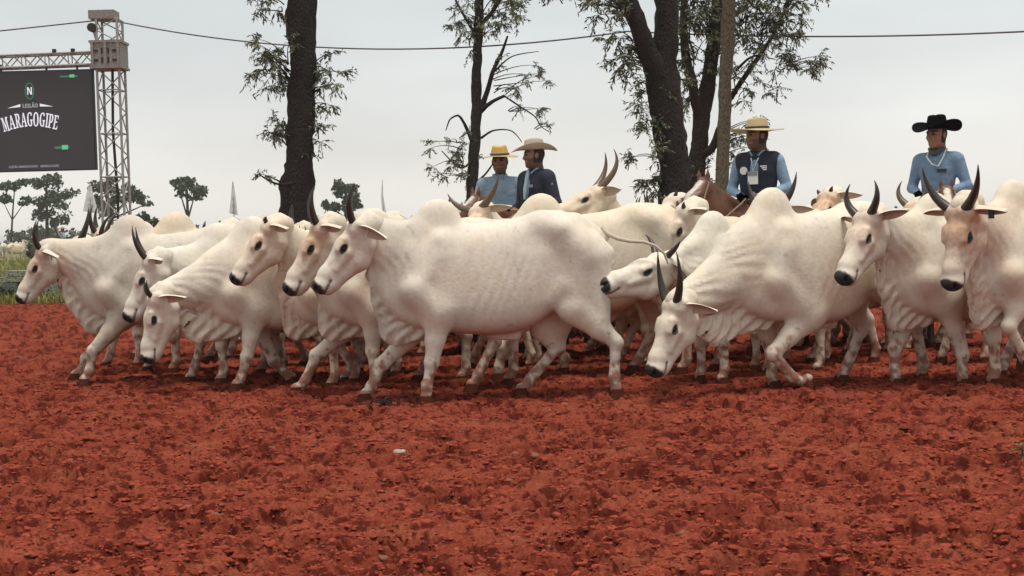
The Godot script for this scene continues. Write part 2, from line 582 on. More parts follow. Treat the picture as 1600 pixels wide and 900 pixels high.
# the whole hide in one mesh; runs in a worker thread
func cow_body(cow: Dictionary, heads: Array, ears: Array) -> Array:
	var s: float = cow.s
	var cell: float = cow.cell
	var hf := head_frame(cow)
	var lo := Vector3(-1.46, -0.02, -0.42) * s
	var hi := Vector3(0.62, 1.62, 0.42) * s
	var nape := hf * Vector3(0.0, -0.125, 0)
	var throat := hf * Vector3(0.10, -0.20, 0)
	for q in [nape, throat, hf * Vector3(0.1, -0.1, 0)]:
		lo = lo.min(q - Vector3.ONE * 0.2)
		hi = hi.max(q + Vector3.ONE * 0.2)
	for leg in cow.legs:
		for q in leg:
			lo = lo.min(q - Vector3.ONE * 0.1)
			hi = hi.max(q + Vector3.ONE * 0.1)
	lo.y = -0.03
	var g := Field.new()
	g.setup(lo, hi, cell)
	var st := []
	var fat: float = cow.get("fat", 1.0)
	for q in TRUNK:
		st.append([q[0] * s, q[1] * s, q[2] * s, q[3] * s * fat])
	g.ribs = cow.get("ribs", 0.003)
	g.loft(st, 0.13, 0.05)
	# hump, leaning back a little
	var hu: float = cow.get("hump", 1.0)
	g.ell(Vector3(-0.015, 1.30, 0) * s, Vector3(0.165, 0.175 * hu, 0.10) * s, 0.09 * s, 0.2)
	g.ell(Vector3(-0.055, 1.385 + 0.05 * (hu - 1.0), 0) * s, Vector3(0.10, 0.092 * hu, 0.068) * s, 0.07 * s, 0.15)
	# neck, deep and narrow
	var nb := Vector3(0.14, 1.0, 0) * s
	var mid: Vector3 = (nb + nape) * 0.5 + Vector3(0, cow.get("arch", 0.0), 0) * s
	var along := (nape - nb).normalized()
	var line := (Vector3(0.30, 0.55, 0) * s - throat).normalized()
	g.rip = 0.0055 * s
	g.ripx = -line.y * 92.0 + line.x * 14.0
	g.ripy = line.x * 92.0 + line.y * 14.0
	g.cap(nb, 0.245 * s, mid, 0.165 * s, 0.08 * s, 1.45)
	g.cap(mid, 0.165 * s, nape, 0.112 * s, 0.06 * s, 1.38)
	g.rip = 0.0
	g.cap(nape, 0.108 * s, hf * Vector3(0.09, -0.14, 0), 0.085 * s, 0.04 * s, 1.3)
	# crest from poll to hump
	g.cap(Vector3(0.08, 1.24, 0) * s, 0.06 * s, hf * Vector3(-0.025, -0.05, 0), 0.045 * s, 0.10 * s)
	# dewlap: a wavy sheet from the throat to the brisket
	var lap: float = cow.get("lap", 1.0)
	var brisket := Vector3(0.30, 0.60 - 0.05 * lap, 0) * s
	var low := (throat + brisket) * 0.5 + Vector3(-0.02, -0.07 * lap, 0) * s
	g.rip = 0.005 * s
	g.wav = 0.017 * s
	g.wavx = 62.0 + (cow.seed % 5) * 3.0
	g.wavy = 26.0
	g.cap(throat, 0.05 * s, low, 0.115 * s, 0.025 * s, 4.0)
	g.cap(low, 0.115 * s, brisket, 0.125 * s, 0.03 * s, 3.4)
	g.cap(brisket, 0.11 * s, Vector3(0.06, 0.54, 0) * s, 0.09 * s, 0.05 * s, 2.0)
	g.cap((nb + nape) * 0.5 - Vector3(0, 0.09, 0) * s, 0.11 * s, brisket + Vector3(-0.03, 0.12, 0) * s, 0.15 * s, 0.05 * s, 2.2)
	g.wav = 0.0
	g.rip = 0.0
	# hook bones, pin bones, loin
	for e: float in [-1.0, 1.0]:
		g.cap(Vector3(-0.80, 1.30, 0.10 * e) * s, 0.05 * s, Vector3(-0.96, 1.24, 0.165 * e) * s, 0.055 * s, 0.13 * s)
		g.cap(Vector3(-0.96, 1.24, 0.165 * e) * s, 0.055 * s, Vector3(-1.12, 1.06, 0.17 * e) * s, 0.06 * s, 0.12 * s)
		g.cap(Vector3(-1.20, 1.15, 0.09 * e) * s, 0.065 * s, Vector3(-1.30, 1.08, 0.085 * e) * s, 0.045 * s, 0.06 * s)
	g.cap(Vector3(-1.08, 1.32, 0) * s, 0.05 * s, Vector3(-1.30, 1.19, 0) * s, 0.035 * s, 0.06 * s)
	# legs
	for j in 4:
		var L: Array = cow.legs[j]
		var e := -1.0 if j % 2 == 0 else 1.0
		if j < 2:
			var blade := Vector3(-0.06, 1.16, 0.13 * e) * s
			var point := Vector3(0.17, 0.83, 0.17 * e) * s
			point = point.lerp(Vector3(L[0].x + 0.12 * s, point.y, point.z), 0.4)
			g.cap(blade, 0.075 * s, point, 0.095 * s, 0.09 * s, 1.15)
			g.cap(point, 0.09 * s, L[0], 0.12 * s, 0.06 * s, 1.15)
			g.cap(blade + Vector3(-0.02, -0.12, 0) * s, 0.10 * s, L[0] + Vector3(-0.05, 0.05, 0) * s, 0.10 * s, 0.08 * s, 1.2)
			g.cap(L[0], 0.120 * s, L[0].lerp(L[1], 0.55), 0.074 * s, 0.04 * s, 1.3)
			g.cap(L[0].lerp(L[1], 0.55), 0.072 * s, L[1], 0.054 * s, 0.03 * s, 1.12)
			g.ell(L[1] + Vector3(0.008, 0.0, 0) * s, Vector3(0.054, 0.058, 0.05) * s, 0.02 * s)
			g.cap(L[1], 0.046 * s, L[1].lerp(L[2], 0.4), 0.037 * s, 0.02 * s)
			g.cap(L[1].lerp(L[2], 0.4), 0.037 * s, L[2], 0.044 * s, 0.02 * s)
		else:
			var hip := Vector3(-1.06, 1.10, 0.14 * e) * s
			g.cap(hip, 0.14 * s, L[0] + Vector3(0, 0.03, 0.0) * s, 0.115 * s, 0.08 * s, 1.2)
			g.cap(Vector3(-1.20, 1.02, 0.12 * e) * s, 0.12 * s, L[0].lerp(L[1], 0.45) + Vector3(-0.05, 0.05, 0) * s, 0.085 * s, 0.08 * s, 1.25)
			g.cap(L[0], 0.115 * s, L[0].lerp(L[1], 0.6), 0.075 * s, 0.05 * s, 1.25)
			g.cap(L[0].lerp(L[1], 0.6), 0.075 * s, L[1], 0.052 * s, 0.04 * s, 1.2)
			# point of the hock and its tendon
			var back: Vector3 = (L[1] - L[0]).normalized() * 0.03 * s
			g.cap(L[1] + back, 0.040 * s, L[1].lerp(L[0], 0.35) + Vector3(-0.06, 0.02, 0) * s, 0.02 * s, 0.03 * s)
			g.cap(L[1], 0.050 * s, L[1].lerp(L[2], 0.4), 0.038 * s, 0.02 * s)
			g.cap(L[1].lerp(L[2], 0.4), 0.038 * s, L[2], 0.045 * s, 0.02 * s)
		g.cap(L[2], 0.044 * s, L[3].lerp(L[2], 0.35), 0.038 * s, 0.015 * s)
		g.cap(L[3].lerp(L[2], 0.35), 0.038 * s, L[3] + Vector3(0, 0.045, 0) * s, 0.042 * s, 0.015 * s)
	# fold of skin before the stifle, udder or sheath
	g.cap(Vector3(-0.84, 0.74, -0.15) * s, 0.035 * s, Vector3(-0.95, 0.84, -0.16) * s, 0.05 * s, 0.08 * s)
	g.cap(Vector3(-0.84, 0.74, 0.15) * s, 0.035 * s, Vector3(-0.95, 0.84, 0.16) * s, 0.05 * s, 0.08 * s)
	g.ell(Vector3(-1.0, 0.73, 0) * s, Vector3(0.10, 0.07, 0.09) * s, 0.06 * s)
	if cow.get("navel", true):
		g.cap(Vector3(-0.45, 0.49, 0) * s, 0.04 * s, Vector3(-0.60, 0.455, 0) * s, 0.022 * s, 0.08 * s, 1.6)
	# hollow of the flank, groove behind the shoulder, crease before the thigh
	for e: float in [-1.0, 1.0]:
		g.ell(Vector3(-0.76, 1.20, 0.325 * e) * s, Vector3(0.13, 0.085, 0.075) * s, 0.09 * s, 0.0, true)
		g.cap(Vector3(-0.24, 1.12, 0.345 * e) * s, 0.055 * s, Vector3(-0.22, 0.74, 0.375 * e) * s, 0.055 * s, 0.09 * s, 1.0, true)
		g.cap(Vector3(0.02, 1.16, 0.285 * e) * s, 0.05 * s, Vector3(0.16, 1.0, 0.30 * e) * s, 0.06 * s, 0.08 * s, 1.0, true)
		g.cap(Vector3(-0.88, 1.02, 0.335 * e) * s, 0.06 * s, Vector3(-0.80, 0.78, 0.345 * e) * s, 0.05 * s, 0.09 * s, 1.0, true)
	var skin := g.net()
	# colour of the hide: cream with greyer and yellower patches, red soil on the feet
	var big := FastNoiseLite.new()
	big.seed = cow.seed
	big.frequency = 2.6 / s
	big.fractal_octaves = 3
	var fine := FastNoiseLite.new()
	fine.seed = cow.seed + 7
	fine.frequency = 13.0
	fine.fractal_octaves = 3
	var base: Color = cow.get("hide", Color(0.72, 0.65, 0.54))
	var grey: Color = cow.get("grey", Color(0.50, 0.46, 0.40))
	var tan := Color(0.58, 0.43, 0.25)
	var soil := Color(0.30, 0.105, 0.06)
	var mud := Color(0.26, 0.17, 0.11)
	var cols := PackedColorArray()
	for v: Vector3 in skin[0]:
		var nb2 := big.get_noise_3dv(v)
		var nf := fine.get_noise_3dv(v)
		var k := base.lerp(grey, clampf(nb2 * 0.45 + nf * 0.10 + cow.get("greyness", 0.04) + 0.30 * smoothstep(-0.35 * s, 0.2 * s, v.x + nb2 * 0.35) * (0.5 + nb2) * float(v.y > 0.5 * s), 0.0, 0.8))
		k = k.lerp(tan, clampf(-nb2 * 0.6 + nf * 0.2 - 0.06, 0.0, 0.25))
		var dirt := (0.27 * s - v.y) / (0.13 * s) + nf * 3.4
		k = k.lerp(soil, clampf(dirt * 0.75, 0.0, 0.88))
		if nf + nb2 * 0.5 > 0.60:
			k = k.lerp(mud, clampf((nf + nb2 * 0.5 - 0.60) * 2.5, 0.0, 0.35))
		cols.push_back(k)
	var bag := Bag.new()
	bag.put(skin, cols)
	# head
	var hd: Array = heads[0]
	var pink: Color = cow.get("face", Color(0.60, 0.37, 0.235))
	var hc := PackedColorArray()
	for v: Vector3 in hd[0]:
		var nf := fine.get_noise_3dv(v * 1.6)
		var k := base.lerp(grey, clampf(nf * 0.5 + cow.get("greyness", 0.05), 0.0, 0.5))
		k = k.lerp(pink, clampf(1.0 - absf(v.x - 0.12) / 0.22 + nf * 0.6, 0.0, 1.0) * cow.get("flush", 0.5) * (1.0 if v.y > -0.12 else 0.4))
		var ex := Vector3((v.x - 0.185) * 0.9, (v.y + 0.046) * 1.55, maxf(0.0, 0.07 - absf(v.z))).length()
		k = k.lerp(Color(0.035, 0.028, 0.025), smoothstep(0.043, 0.031, ex + nf * 0.008))
		# pale ring, then the black nose
		k = k.lerp(Color(0.68, 0.62, 0.55), smoothstep(0.40, 0.44, v.x) * 0.7)
		var nose := v.x - 0.488 + (v.y + 0.02) * 0.35 + nf * 0.012
		k = k.lerp(Color(0.022, 0.02, 0.022), smoothstep(-0.012, 0.006, nose) * smoothstep(-0.085, -0.05, v.y))
		var lip := Vector2(v.y + 0.068, maxf(0.0, 0.42 - v.x)).length()
		k = k.lerp(Color(0.05, 0.04, 0.038), smoothstep(0.014, 0.005, lip) * 0.8)
		hc.push_back(k)
	bag.put(hd, hc, hf)
	# ears
	var en: Array = ears[0]
	for e: float in [-1.0, 1.0]:
		var back: Vector3 = cow.get("ear_near" if e < 0 else "ear_far", Vector3(-0.10, -0.05, 0.9 * e))
		var ex := back.normalized()
		var open: Vector3 = cow.get("ear_open", Vector3(0.8, -0.25, 0.1 * e))
		open.z *= e
		var ey := (open - ex * open.dot(ex)).normalized()
		var et := hf * Transform3D(Basis(ex, ey, ex.cross(ey)), Vector3(0.015, -0.062, 0.105 * e))
		var ec := PackedColorArray()
		var half: int = en[0].size() / 2
		for q in en[0].size():
			var v: Vector3 = en[0][q]
			var k := base.lerp(grey, 0.2)
			if q >= half:
				k = Color(0.46, 0.34, 0.27)
			ec.push_back(k)
		bag.put(en, ec, et)
	# tail with its bone
	var tl: Array = cow.tail
	var rs := []
	for q in tl.size():
		rs.append(lerpf(0.026, 0.009, pow(float(q) / (tl.size() - 1), 0.45)) * s)
	var tn := tube_net(tl, rs, 8)
	bag.put(tn, flat_colours(tn[0].size(), base.lerp(Color(0.34, 0.27, 0.19), 0.6)))
	return [bag, hf]

static func horn_net(base: Vector3, ctrl: Vector3, tip: Vector3, r: float) -> Array:
	var pts := bez(base, ctrl, tip, 14)
	var rs := []
	for j in 15:
		var t := j / 14.0
		rs.append(r * (1.0 - pow(t, 1.5) * 0.93) * (1.0 + 0.025 * sin(t * 60.0) * (1.0 - t)))
	return tube_net(pts, rs, 12, 0.86)

# a pair of claws
static func hoof_net() -> Array:
	var b := Bag.new()
	for e: float in [-1.0, 1.0]:
		var p := PackedVector3Array()
		var nn := PackedVector3Array()
		var idx := PackedInt32Array()
		var rows := [[0.075, 0.028, 0.040, -0.008], [0.05, 0.030, 0.050, 0.0], [0.012, 0.034, 0.066, 0.010], [0.0, 0.032, 0.064, 0.012], [0.0, 0.001, 0.001, 0.0]]
		for r in rows:
			for q in 12:
				var an := TAU * q / 12.0
				var cz := cos(an)
				var cx := sin(an)
				var point := 1.0 - 0.25 * absf(cz) if cx > 0 else 1.0
				p.push_back(Vector3(cx * r[2] * point + r[3], r[0], e * 0.027 + cz * r[1] * 0.86))
				nn.push_back(Vector3(cx, 0.25, cz).normalized())
		for r in rows.size() - 1:
			for q in 12:
				var a: int = r * 12 + q
				var c: int = r * 12 + (q + 1) % 12
				idx.append_array(PackedInt32Array([a, c, a + 12, c, c + 12, a + 12]))
		b.put([p, nn, idx], PackedColorArray())
	return [b.p, b.n, b.i]

const HORNS := {
	# control and tip of the near horn in the head's axes, radius at the base; the far one is its mirror
	"long": [Vector3(-0.09, 0.10, 0.14), Vector3(-0.25, 0.10, 0.10), 0.033],
	"lean": [Vector3(-0.08, 0.11, 0.14), Vector3(-0.23, 0.16, 0.11), 0.030],
	"short": [Vector3(-0.05, 0.04, 0.10), Vector3(-0.14, 0.03, 0.10), 0.026],
	"stub": [Vector3(-0.02, 0.01, 0.085), Vector3(-0.05, 0.01, 0.095), 0.026],
	"flat": [Vector3(-0.08, 0.05, 0.16), Vector3(-0.06, 0.10, 0.22), 0.026],
	"back": [Vector3(-0.14, 0.02, 0.17), Vector3(-0.34, 0.11, 0.12), 0.033],
	"lyre": [Vector3(-0.09, 0.05, 0.21), Vector3(-0.21, 0.08, 0.12), 0.033],
	"wide": [Vector3(-0.09, 0.03, 0.22), Vector3(-0.27, 0.08, 0.23), 0.036],
	"wide2": [Vector3(-0.06, 0.02, 0.28), Vector3(-0.20, 0.10, 0.34), 0.038],
	"raised": [Vector3(-0.28, 0.01, 0.15), Vector3(-0.31, 0.20, 0.09), 0.036],
}
const EARS := {
	"droop": [Vector3(-0.05, -0.55, 0.70), Vector3(0.9, 0.0, 0.35)],
	"out": [Vector3(-0.15, -0.45, 0.85), Vector3(0.9, 0.1, 0.25)],
	"back": [Vector3(-0.10, -0.85, 0.45), Vector3(0.8, 0.0, 0.8)],
	"wide": [Vector3(-0.25, -0.20, 0.95), Vector3(0.85, 0.1, 0.2)],
	"tag": [Vector3(-0.20, -0.75, 0.65), Vector3(0.8, 0.0, 0.5)],
	"tagwide": [Vector3(0.02, -0.12, 1.0), Vector3(0.9, 0.3, 0.0)],
}
var jobs := []
var made := []

func herd_job(i: int) -> void:
	made[i] = cow_body(jobs[i], heads_made, ears_made)

var heads_made := []
var ears_made := []

func part(parent: Node3D, called: String, mesh: Mesh, mat: Material, t := Transform3D.IDENTITY) -> MeshInstance3D:
	var o := MeshInstance3D.new()
	o.name = called
	o.mesh = mesh
	o.material_override = mat
	o.transform = t
	parent.add_child(o, true)
	return o

func net_mesh(net: Array, cols := PackedColorArray()) -> ArrayMesh:
	var b := Bag.new()
	b.put(net, cols)
	return b.mesh()

func build_herd() -> void:
	heads_made = [head_field(0.0075)]
	ears_made = [ear_net(0.245, 0.105)]
	var k := 0
	for spec: Dictionary in HERD:
		var c := spec.duplicate()
		c.seed = 100 + k * 13
		c.key_pale = k in [12, 13, 16, 21] or c.horns == "wide2"
		c.cell = 0.0175 if k < 10 else 0.024
		c.hide = [Color(0.671, 0.603, 0.525), Color(0.739, 0.680, 0.604), Color(0.758, 0.689, 0.594), Color(0.729, 0.632, 0.515), Color(0.709, 0.627, 0.530), Color(0.748, 0.684, 0.598), Color(0.758, 0.699, 0.614), Color(0.739, 0.666, 0.559), Color(0.729, 0.656, 0.564), Color(0.739, 0.642, 0.525)][k % 10]
		if k >= 10:
			c.hide = [Color(0.748, 0.670, 0.564), Color(0.729, 0.632, 0.505), Color(0.690, 0.574, 0.446), Color(0.758, 0.689, 0.594), Color(0.709, 0.594, 0.465)][k % 5]
		c.fat = [0.86, 0.83, 0.88, 0.84, 0.85, 0.86, 0.84, 0.86, 0.85, 0.84, 0.87][k % 11]
		c.ribs = [0.0012, 0.002, 0.002, 0.001, 0.002, 0.0018, 0.0015][k % 7]
		var e: Array = EARS[c.ears]
		c.ear_near = Vector3(e[0].x, e[0].y, -e[0].z)
		c.ear_far = e[0]
		c.ear_open = e[1]
		jobs.append(c)
		made.append(null)
		k += 1
	var g := WorkerThreadPool.add_group_task(herd_job, jobs.size())
	WorkerThreadPool.wait_for_group_task_completion(g)
	var hoof_mesh := net_mesh(hoof_net())
	var eye := SphereMesh.new()
	eye.radius = 0.0175
	eye.height = 0.035
	eye.radial_segments = 16
	eye.rings = 8
	for j in jobs.size():
		var c: Dictionary = jobs[j]
		var hf: Transform3D = made[j][1]
		var s: float = c.s
		var t := Node3D.new()
		t.name = "zebu_cow" if j == 0 else "zebu_cow_%03d" % j
		add_child(t)
		t.position = c.at
		t.rotation_degrees.y = c.yaw
		t.set_meta("label", c.label)
		t.set_meta("category", "cow")
		t.set_meta("group", "white zebu cattle driven across the red arena")
		part(t, "body", made[j][0].mesh(), M.hide)
		var hd: Array = HORNS[c.horns]
		for e: float in [-1.0, 1.0]:
			var flip := Vector3(1, 1, e)
			part(t, "horn", net_mesh(horn_net(Vector3(0.005, -0.03, 0.055 * e), hd[0] * flip, hd[1] * flip, hd[2])), M.horn_pale if c.key_pale else M.horn, hf)
			part(t, "eye", eye, M.eye, hf * Transform3D(Basis.IDENTITY, Vector3(0.185, -0.046, 0.082 * e)))
		if c.ears in ["tag", "tagwide", "droop"]:
			var tg := BoxMesh.new()
			tg.size = Vector3(0.008, 0.055, 0.045)
			var dir: Vector3 = c.ear_near.normalized()
			part(t, "ear_tag", tg, M.tag_green if c.ears == "droop" else M.tag_black, Transform3D(Basis(Vector3.UP, c.yaw * 0.0), hf * (Vector3(0.03, -0.075, -0.105) + dir * 0.12)))
		for L: Array in c.legs:
			var q: Vector3 = L[3]
			var up: Vector3 = (L[2] - L[3]).normalized()
			var lift := q.y > 0.03
			var b := Basis.IDENTITY.scaled(Vector3.ONE * s)
			if lift:
				b = Basis(Vector3(0, 0, 1), Vector3.UP.signed_angle_to(up, Vector3(0, 0, 1)) * 0.8) * b
			part(t, "hoof", hoof_mesh, M.hoof, Transform3D(b, q + Vector3(0.0, -0.022 if not lift else -0.03, 0)))

# ---------------------------------------------------------------- small helpers
func thing(called: String, label: String, category: String, where := Vector3.ZERO, yaw := 0.0, group := "") -> Node3D:
	var o := Node3D.new()
	o.name = called
	add_child(o, true)
	o.position = where
	o.rotation_degrees.y = yaw
	tag(o, label, category, group)
	return o

func tag(o: Node, label: String, category: String, group := "") -> void:
	o.set_meta("label", label)
	o.set_meta("category", category)
	if group != "":
		o.set_meta("group", group)

func tube(parent: Node3D, called: String, pts: Array, rs: Array, m: Material, sides := 8) -> MeshInstance3D:
	return part(parent, called, net_mesh(tube_net(pts, rs, sides)), m)

func box(parent: Node3D, called: String, size: Vector3, at: Vector3, m: Material) -> MeshInstance3D:
	var b := BoxMesh.new()
	b.size = size
	return part(parent, called, b, m, Transform3D(Basis.IDENTITY, at))

# ---------------------------------------------------------------- red soil
var soil_a := FastNoiseLite.new()
var soil_b := FastNoiseLite.new()
var soil_c := FastNoiseLite.new()
var soil_d := FastNoiseLite.new()

func soil_noises() -> void:
	soil_a.seed = 11
	soil_a.frequency = 0.9
	soil_a.fractal_octaves = 3
	soil_b.seed = 12
	soil_b.noise_type = FastNoiseLite.TYPE_CELLULAR
	soil_b.cellular_return_type = FastNoiseLite.RETURN_DISTANCE
	soil_b.frequency = 7.0
	soil_b.fractal_type = FastNoiseLite.FRACTAL_NONE
	soil_b.domain_warp_enabled = true
	soil_b.domain_warp_amplitude = 0.10
	soil_b.domain_warp_frequency = 6.0
	soil_c.seed = 13
	soil_c.frequency = 6.0
	soil_c.fractal_octaves = 3
	soil_c.fractal_gain = 0.6
	soil_c.fractal_lacunarity = 2.1
	soil_d.seed = 14
	soil_d.noise_type = FastNoiseLite.TYPE_CELLULAR
	soil_d.cellular_return_type = FastNoiseLite.RETURN_DISTANCE
	soil_d.frequency = 2.3
	soil_d.fractal_type = FastNoiseLite.FRACTAL_NONE

func soil_height(x: float, z: float) -> float:
	var a := soil_a.get_noise_2d(x, z)
	var c := soil_c.get_noise_2d(x, z)
	var b := soil_b.get_noise_2d(x * 0.8, z) + 1.0
	var d := soil_d.get_noise_2d(x, z * 0.9) + 1.0
	var pit := smoothstep(0.38, 0.08, d + c * 0.3)
	# lumps with steep broken edges
	var clump := smoothstep(-0.16, 0.20, c + 0.3 * (0.45 - b))
	return 0.040 * a + 0.014 * clump + 0.022 * c + 0.012 * (0.42 - b) - 0.055 * pit - 0.006

func build_soil() -> void:
	soil_noises()
	var root := Node3D.new()
	root.name = "arena_ground"
	root.set_meta("kind", "structure")
	add_child(root)
	var cols := 800
	var zs := []
	var z := 4.6
	while z < 30.0:
		zs.append(z)
		z += 0.0112 * z / 5.0 * (1.0 if z < 13.5 else 3.6)
	var rows := zs.size()
	var p := PackedVector3Array()
	var idx := PackedInt32Array()
	var tint := PackedColorArray()
	p.resize(rows * cols)
	tint.resize(rows * cols)
	var hue := FastNoiseLite.new()
	hue.seed = 77
	hue.frequency = 1.6
	hue.fractal_octaves = 4
	var crevice_shade := FastNoiseLite.new()
	crevice_shade.seed = 79
	crevice_shade.frequency = 6.5
	crevice_shade.fractal_octaves = 4
	crevice_shade.fractal_gain = 0.65
	var k := 0
	for r in rows:
		var zz: float = zs[r]
		var half := 0.40 * zz + 1.3
		for q in cols:
			var x := (float(q) / (cols - 1) * 2.0 - 1.0) * half
			var edge := smoothstep(0.0, 0.03, float(mini(mini(q, cols - 1 - q), mini(r, rows - 1 - r))) / 400.0)
			p[k] = Vector3(x, soil_height(x, zz) * edge - 0.03 * (1.0 - edge), -zz)
			var n := hue.get_noise_2d(x, zz)
			tint[k] = Color(0.307, 0.0702, 0.0428).lerp(Color(0.238, 0.0508, 0.0302), clampf(n * 1.6 + 0.1, 0.0, 1.0)).lerp(Color(0.343, 0.0968, 0.0556), clampf(-n * 1.5 - 0.1, 0.0, 1.0))
			# shade between the clods painted into the tint as broken dark flecks
			var shade_fleck := crevice_shade.get_noise_2d(x, zz * 1.15)
			tint[k] = tint[k].lerp(Color(0.105, 0.0218, 0.0143), smoothstep(0.06, 0.17, shade_fleck + 0.25 * n) * 0.9)
			k += 1
	idx.resize((rows - 1) * (cols - 1) * 6)
	k = 0
	for r in rows - 1:
		var a := r * cols
		for q in cols - 1:
			idx[k] = a
			idx[k + 1] = a + cols
			idx[k + 2] = a + 1
			idx[k + 3] = a + 1
			idx[k + 4] = a + cols
			idx[k + 5] = a + cols + 1
			k += 6
			a += 1
	# normals from neighbours
	var nn := PackedVector3Array()
	nn.resize(rows * cols)
	for r in rows:
		var up := maxi(r - 1, 0) * cols
		var dn := mini(r + 1, rows - 1) * cols
		for q in cols:
			var l := maxi(q - 1, 0)
			var g := mini(q + 1, cols - 1)
			nn[r * cols + q] = (p[r * cols + g] - p[r * cols + l]).cross(p[dn + q] - p[up + q]).normalized()
	var arr := []
	arr.resize(Mesh.ARRAY_MAX)
	arr[Mesh.ARRAY_VERTEX] = p
	arr[Mesh.ARRAY_NORMAL] = nn
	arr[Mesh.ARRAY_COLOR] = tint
	arr[Mesh.ARRAY_INDEX] = idx
	var m := ArrayMesh.new()
	m.add_surface_from_arrays(Mesh.PRIMITIVE_TRIANGLES, arr)
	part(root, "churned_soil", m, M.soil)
	var apron := PlaneMesh.new()
	apron.size = Vector2(90, 50)
	part(root, "outer_soil", apron, M.soil_flat, Transform3D(Basis.IDENTITY, Vector3(0, -0.085, -6)))
	# loose crumbs and clods
	var rng := RandomNumberGenerator.new()
	rng.seed = 5
	var clod := SphereMesh.new()
	clod.radius = 0.5
	clod.height = 1.0
	clod.radial_segments = 8
	clod.rings = 5
	var sa := clod.get_mesh_arrays()
	var cv: PackedVector3Array = sa[Mesh.ARRAY_VERTEX]
	for q in cv.size():
		cv[q] *= 1.0 + 1.3 * soil_a.get_noise_3dv(cv[q] * 2.6)
	sa[Mesh.ARRAY_VERTEX] = cv
	var cm := ArrayMesh.new()
	cm.add_surface_from_arrays(Mesh.PRIMITIVE_TRIANGLES, sa)
	var mm := MultiMesh.new()
	mm.transform_format = MultiMesh.TRANSFORM_3D
	mm.use_colors = true
	mm.mesh = cm
	mm.instance_count = 60000
	for q in mm.instance_count:
		var zz := 4.4 + 9.5 * pow(rng.randf(), 1.2)
		var x := rng.randf_range(-1, 1) * (0.42 * zz + 0.6)
		var big := q % 3 == 0
		var size := 0.012 + 0.020 * pow(rng.randf(), 3.0) if big else 0.006 + 0.009 * pow(rng.randf(), 3.0)
		var b := Basis.from_euler(Vector3(rng.randf() * TAU, rng.randf() * TAU, rng.randf() * TAU)).scaled(Vector3(size * rng.randf_range(0.9, 1.7), size * rng.randf_range(0.5, 0.9), size * rng.randf_range(0.9, 1.4)))
		mm.set_instance_transform(q, Transform3D(b, Vector3(x, soil_height(x, zz) - size * (0.12 if big else 0.05), -zz)))
		var t := rng.randf()
		mm.set_instance_color(q, Color(0.288, 0.0592, 0.0366).lerp(Color(0.138, 0.0266, 0.0159), t * t) if t < 0.985 else Color(0.202, 0.0847, 0.0635))
	var mi := MultiMeshInstance3D.new()
	mi.name = "soil_crumbs"
	mi.multimesh = mm
	mi.material_override = M.clod
	mi.set_meta("kind", "stuff")
	tag(mi, "loose red soil crumbs and clods strewn over the churned arena", "soil")
	add_child(mi)

# ---------------------------------------------------------------- foliage
# leaves along shoots: adds to two bags
func shoots(leaves: Bag, twigs: Bag, rng: RandomNumberGenerator, root: Vector3, mid: Vector3, reach: Vector3, count: int, leaf: float, cols: Array, droop := 0.7) -> void:
	var nodes := maxi(2, count / 5)
	for j in nodes:
		var d := Vector3(rng.randfn(0, 0.5), rng.randfn(0, 0.5), rng.randfn(0, 0.5)).limit_length(1.0)
		var node := mid + d * reach
		var from := root + Vector3(rng.randfn(0, 0.03), clampf((node.y - root.y) * 0.7, -1.2, 1.2) - 0.10, rng.randfn(0, 0.03))
		var bend := from.lerp(node, 0.5) + Vector3(rng.randf_range(-0.1, 0.1), rng.randf_range(0.0, 0.25), rng.randf_range(-0.1, 0.1)) * reach.length()
		twigs.put(tube_net(bez(from, bend, node, 5), [0.011, 0.010, 0.008, 0.006, 0.005, 0.003], 4), PackedColorArray())
		var tone := rng.randf()
		for w2 in 6:
			var out := (d * 0.6 + Vector3(rng.randfn(0, 0.6), rng.randfn(0, 0.5), rng.randfn(0, 0.6))).normalized()
			var tip := node + out * leaf * rng.randf_range(1.0, 2.4) - Vector3(0, leaf * 0.5, 0)
			var line := bez(node, node.lerp(tip, 0.5) + Vector3(0, leaf * 0.35, 0), tip, 3)
			twigs.put(tube_net(line, [0.004, 0.0035, 0.003, 0.0015], 3), PackedColorArray())
			for q in 10:
				var t := 0.15 + 0.85 * q / 9.0
				var at: Vector3 = line[clampi(int(t * 3.0), 0, 2)].lerp(line[clampi(int(t * 3.0) + 1, 0, 3)], fposmod(t * 3.0, 1.0) if t < 1.0 else 1.0)
				var dir := (out * 0.6 + Vector3(rng.randfn(0, 0.6), rng.randfn(0, 0.45) - droop, rng.randfn(0, 0.6))).normalized()
				var side := dir.cross(Vector3(rng.randfn(0, 1), rng.randfn(0, 1), rng.randfn(0, 1))).normalized()
				var ln := leaf * rng.randf_range(0.5, 1.0)
				var w := ln * rng.randf_range(0.11, 0.17)
				var up := side.cross(dir)
				var m2 := at + dir * ln * 0.45 + up * ln * 0.06
				var b := leaves.p.size()
				leaves.p.append_array(PackedVector3Array([at, m2 + side * w, at + dir * ln - up * ln * 0.05, m2 - side * w]))
				for e: Vector3 in [side * 0.25, side * 0.4, Vector3.ZERO, -side * 0.4]:
					leaves.n.push_back((up + e).normalized())
				var c: Color = cols[0].lerp(cols[1], clampf(tone * 0.6 + rng.randf() * 0.5, 0.0, 1.0))
				if rng.randf() < 0.05:
					c = cols[2]
				for e in 4:
					leaves.c.push_back(c)
				leaves.i.append_array(PackedInt32Array([b, b + 2, b + 1, b, b + 3, b + 2]))

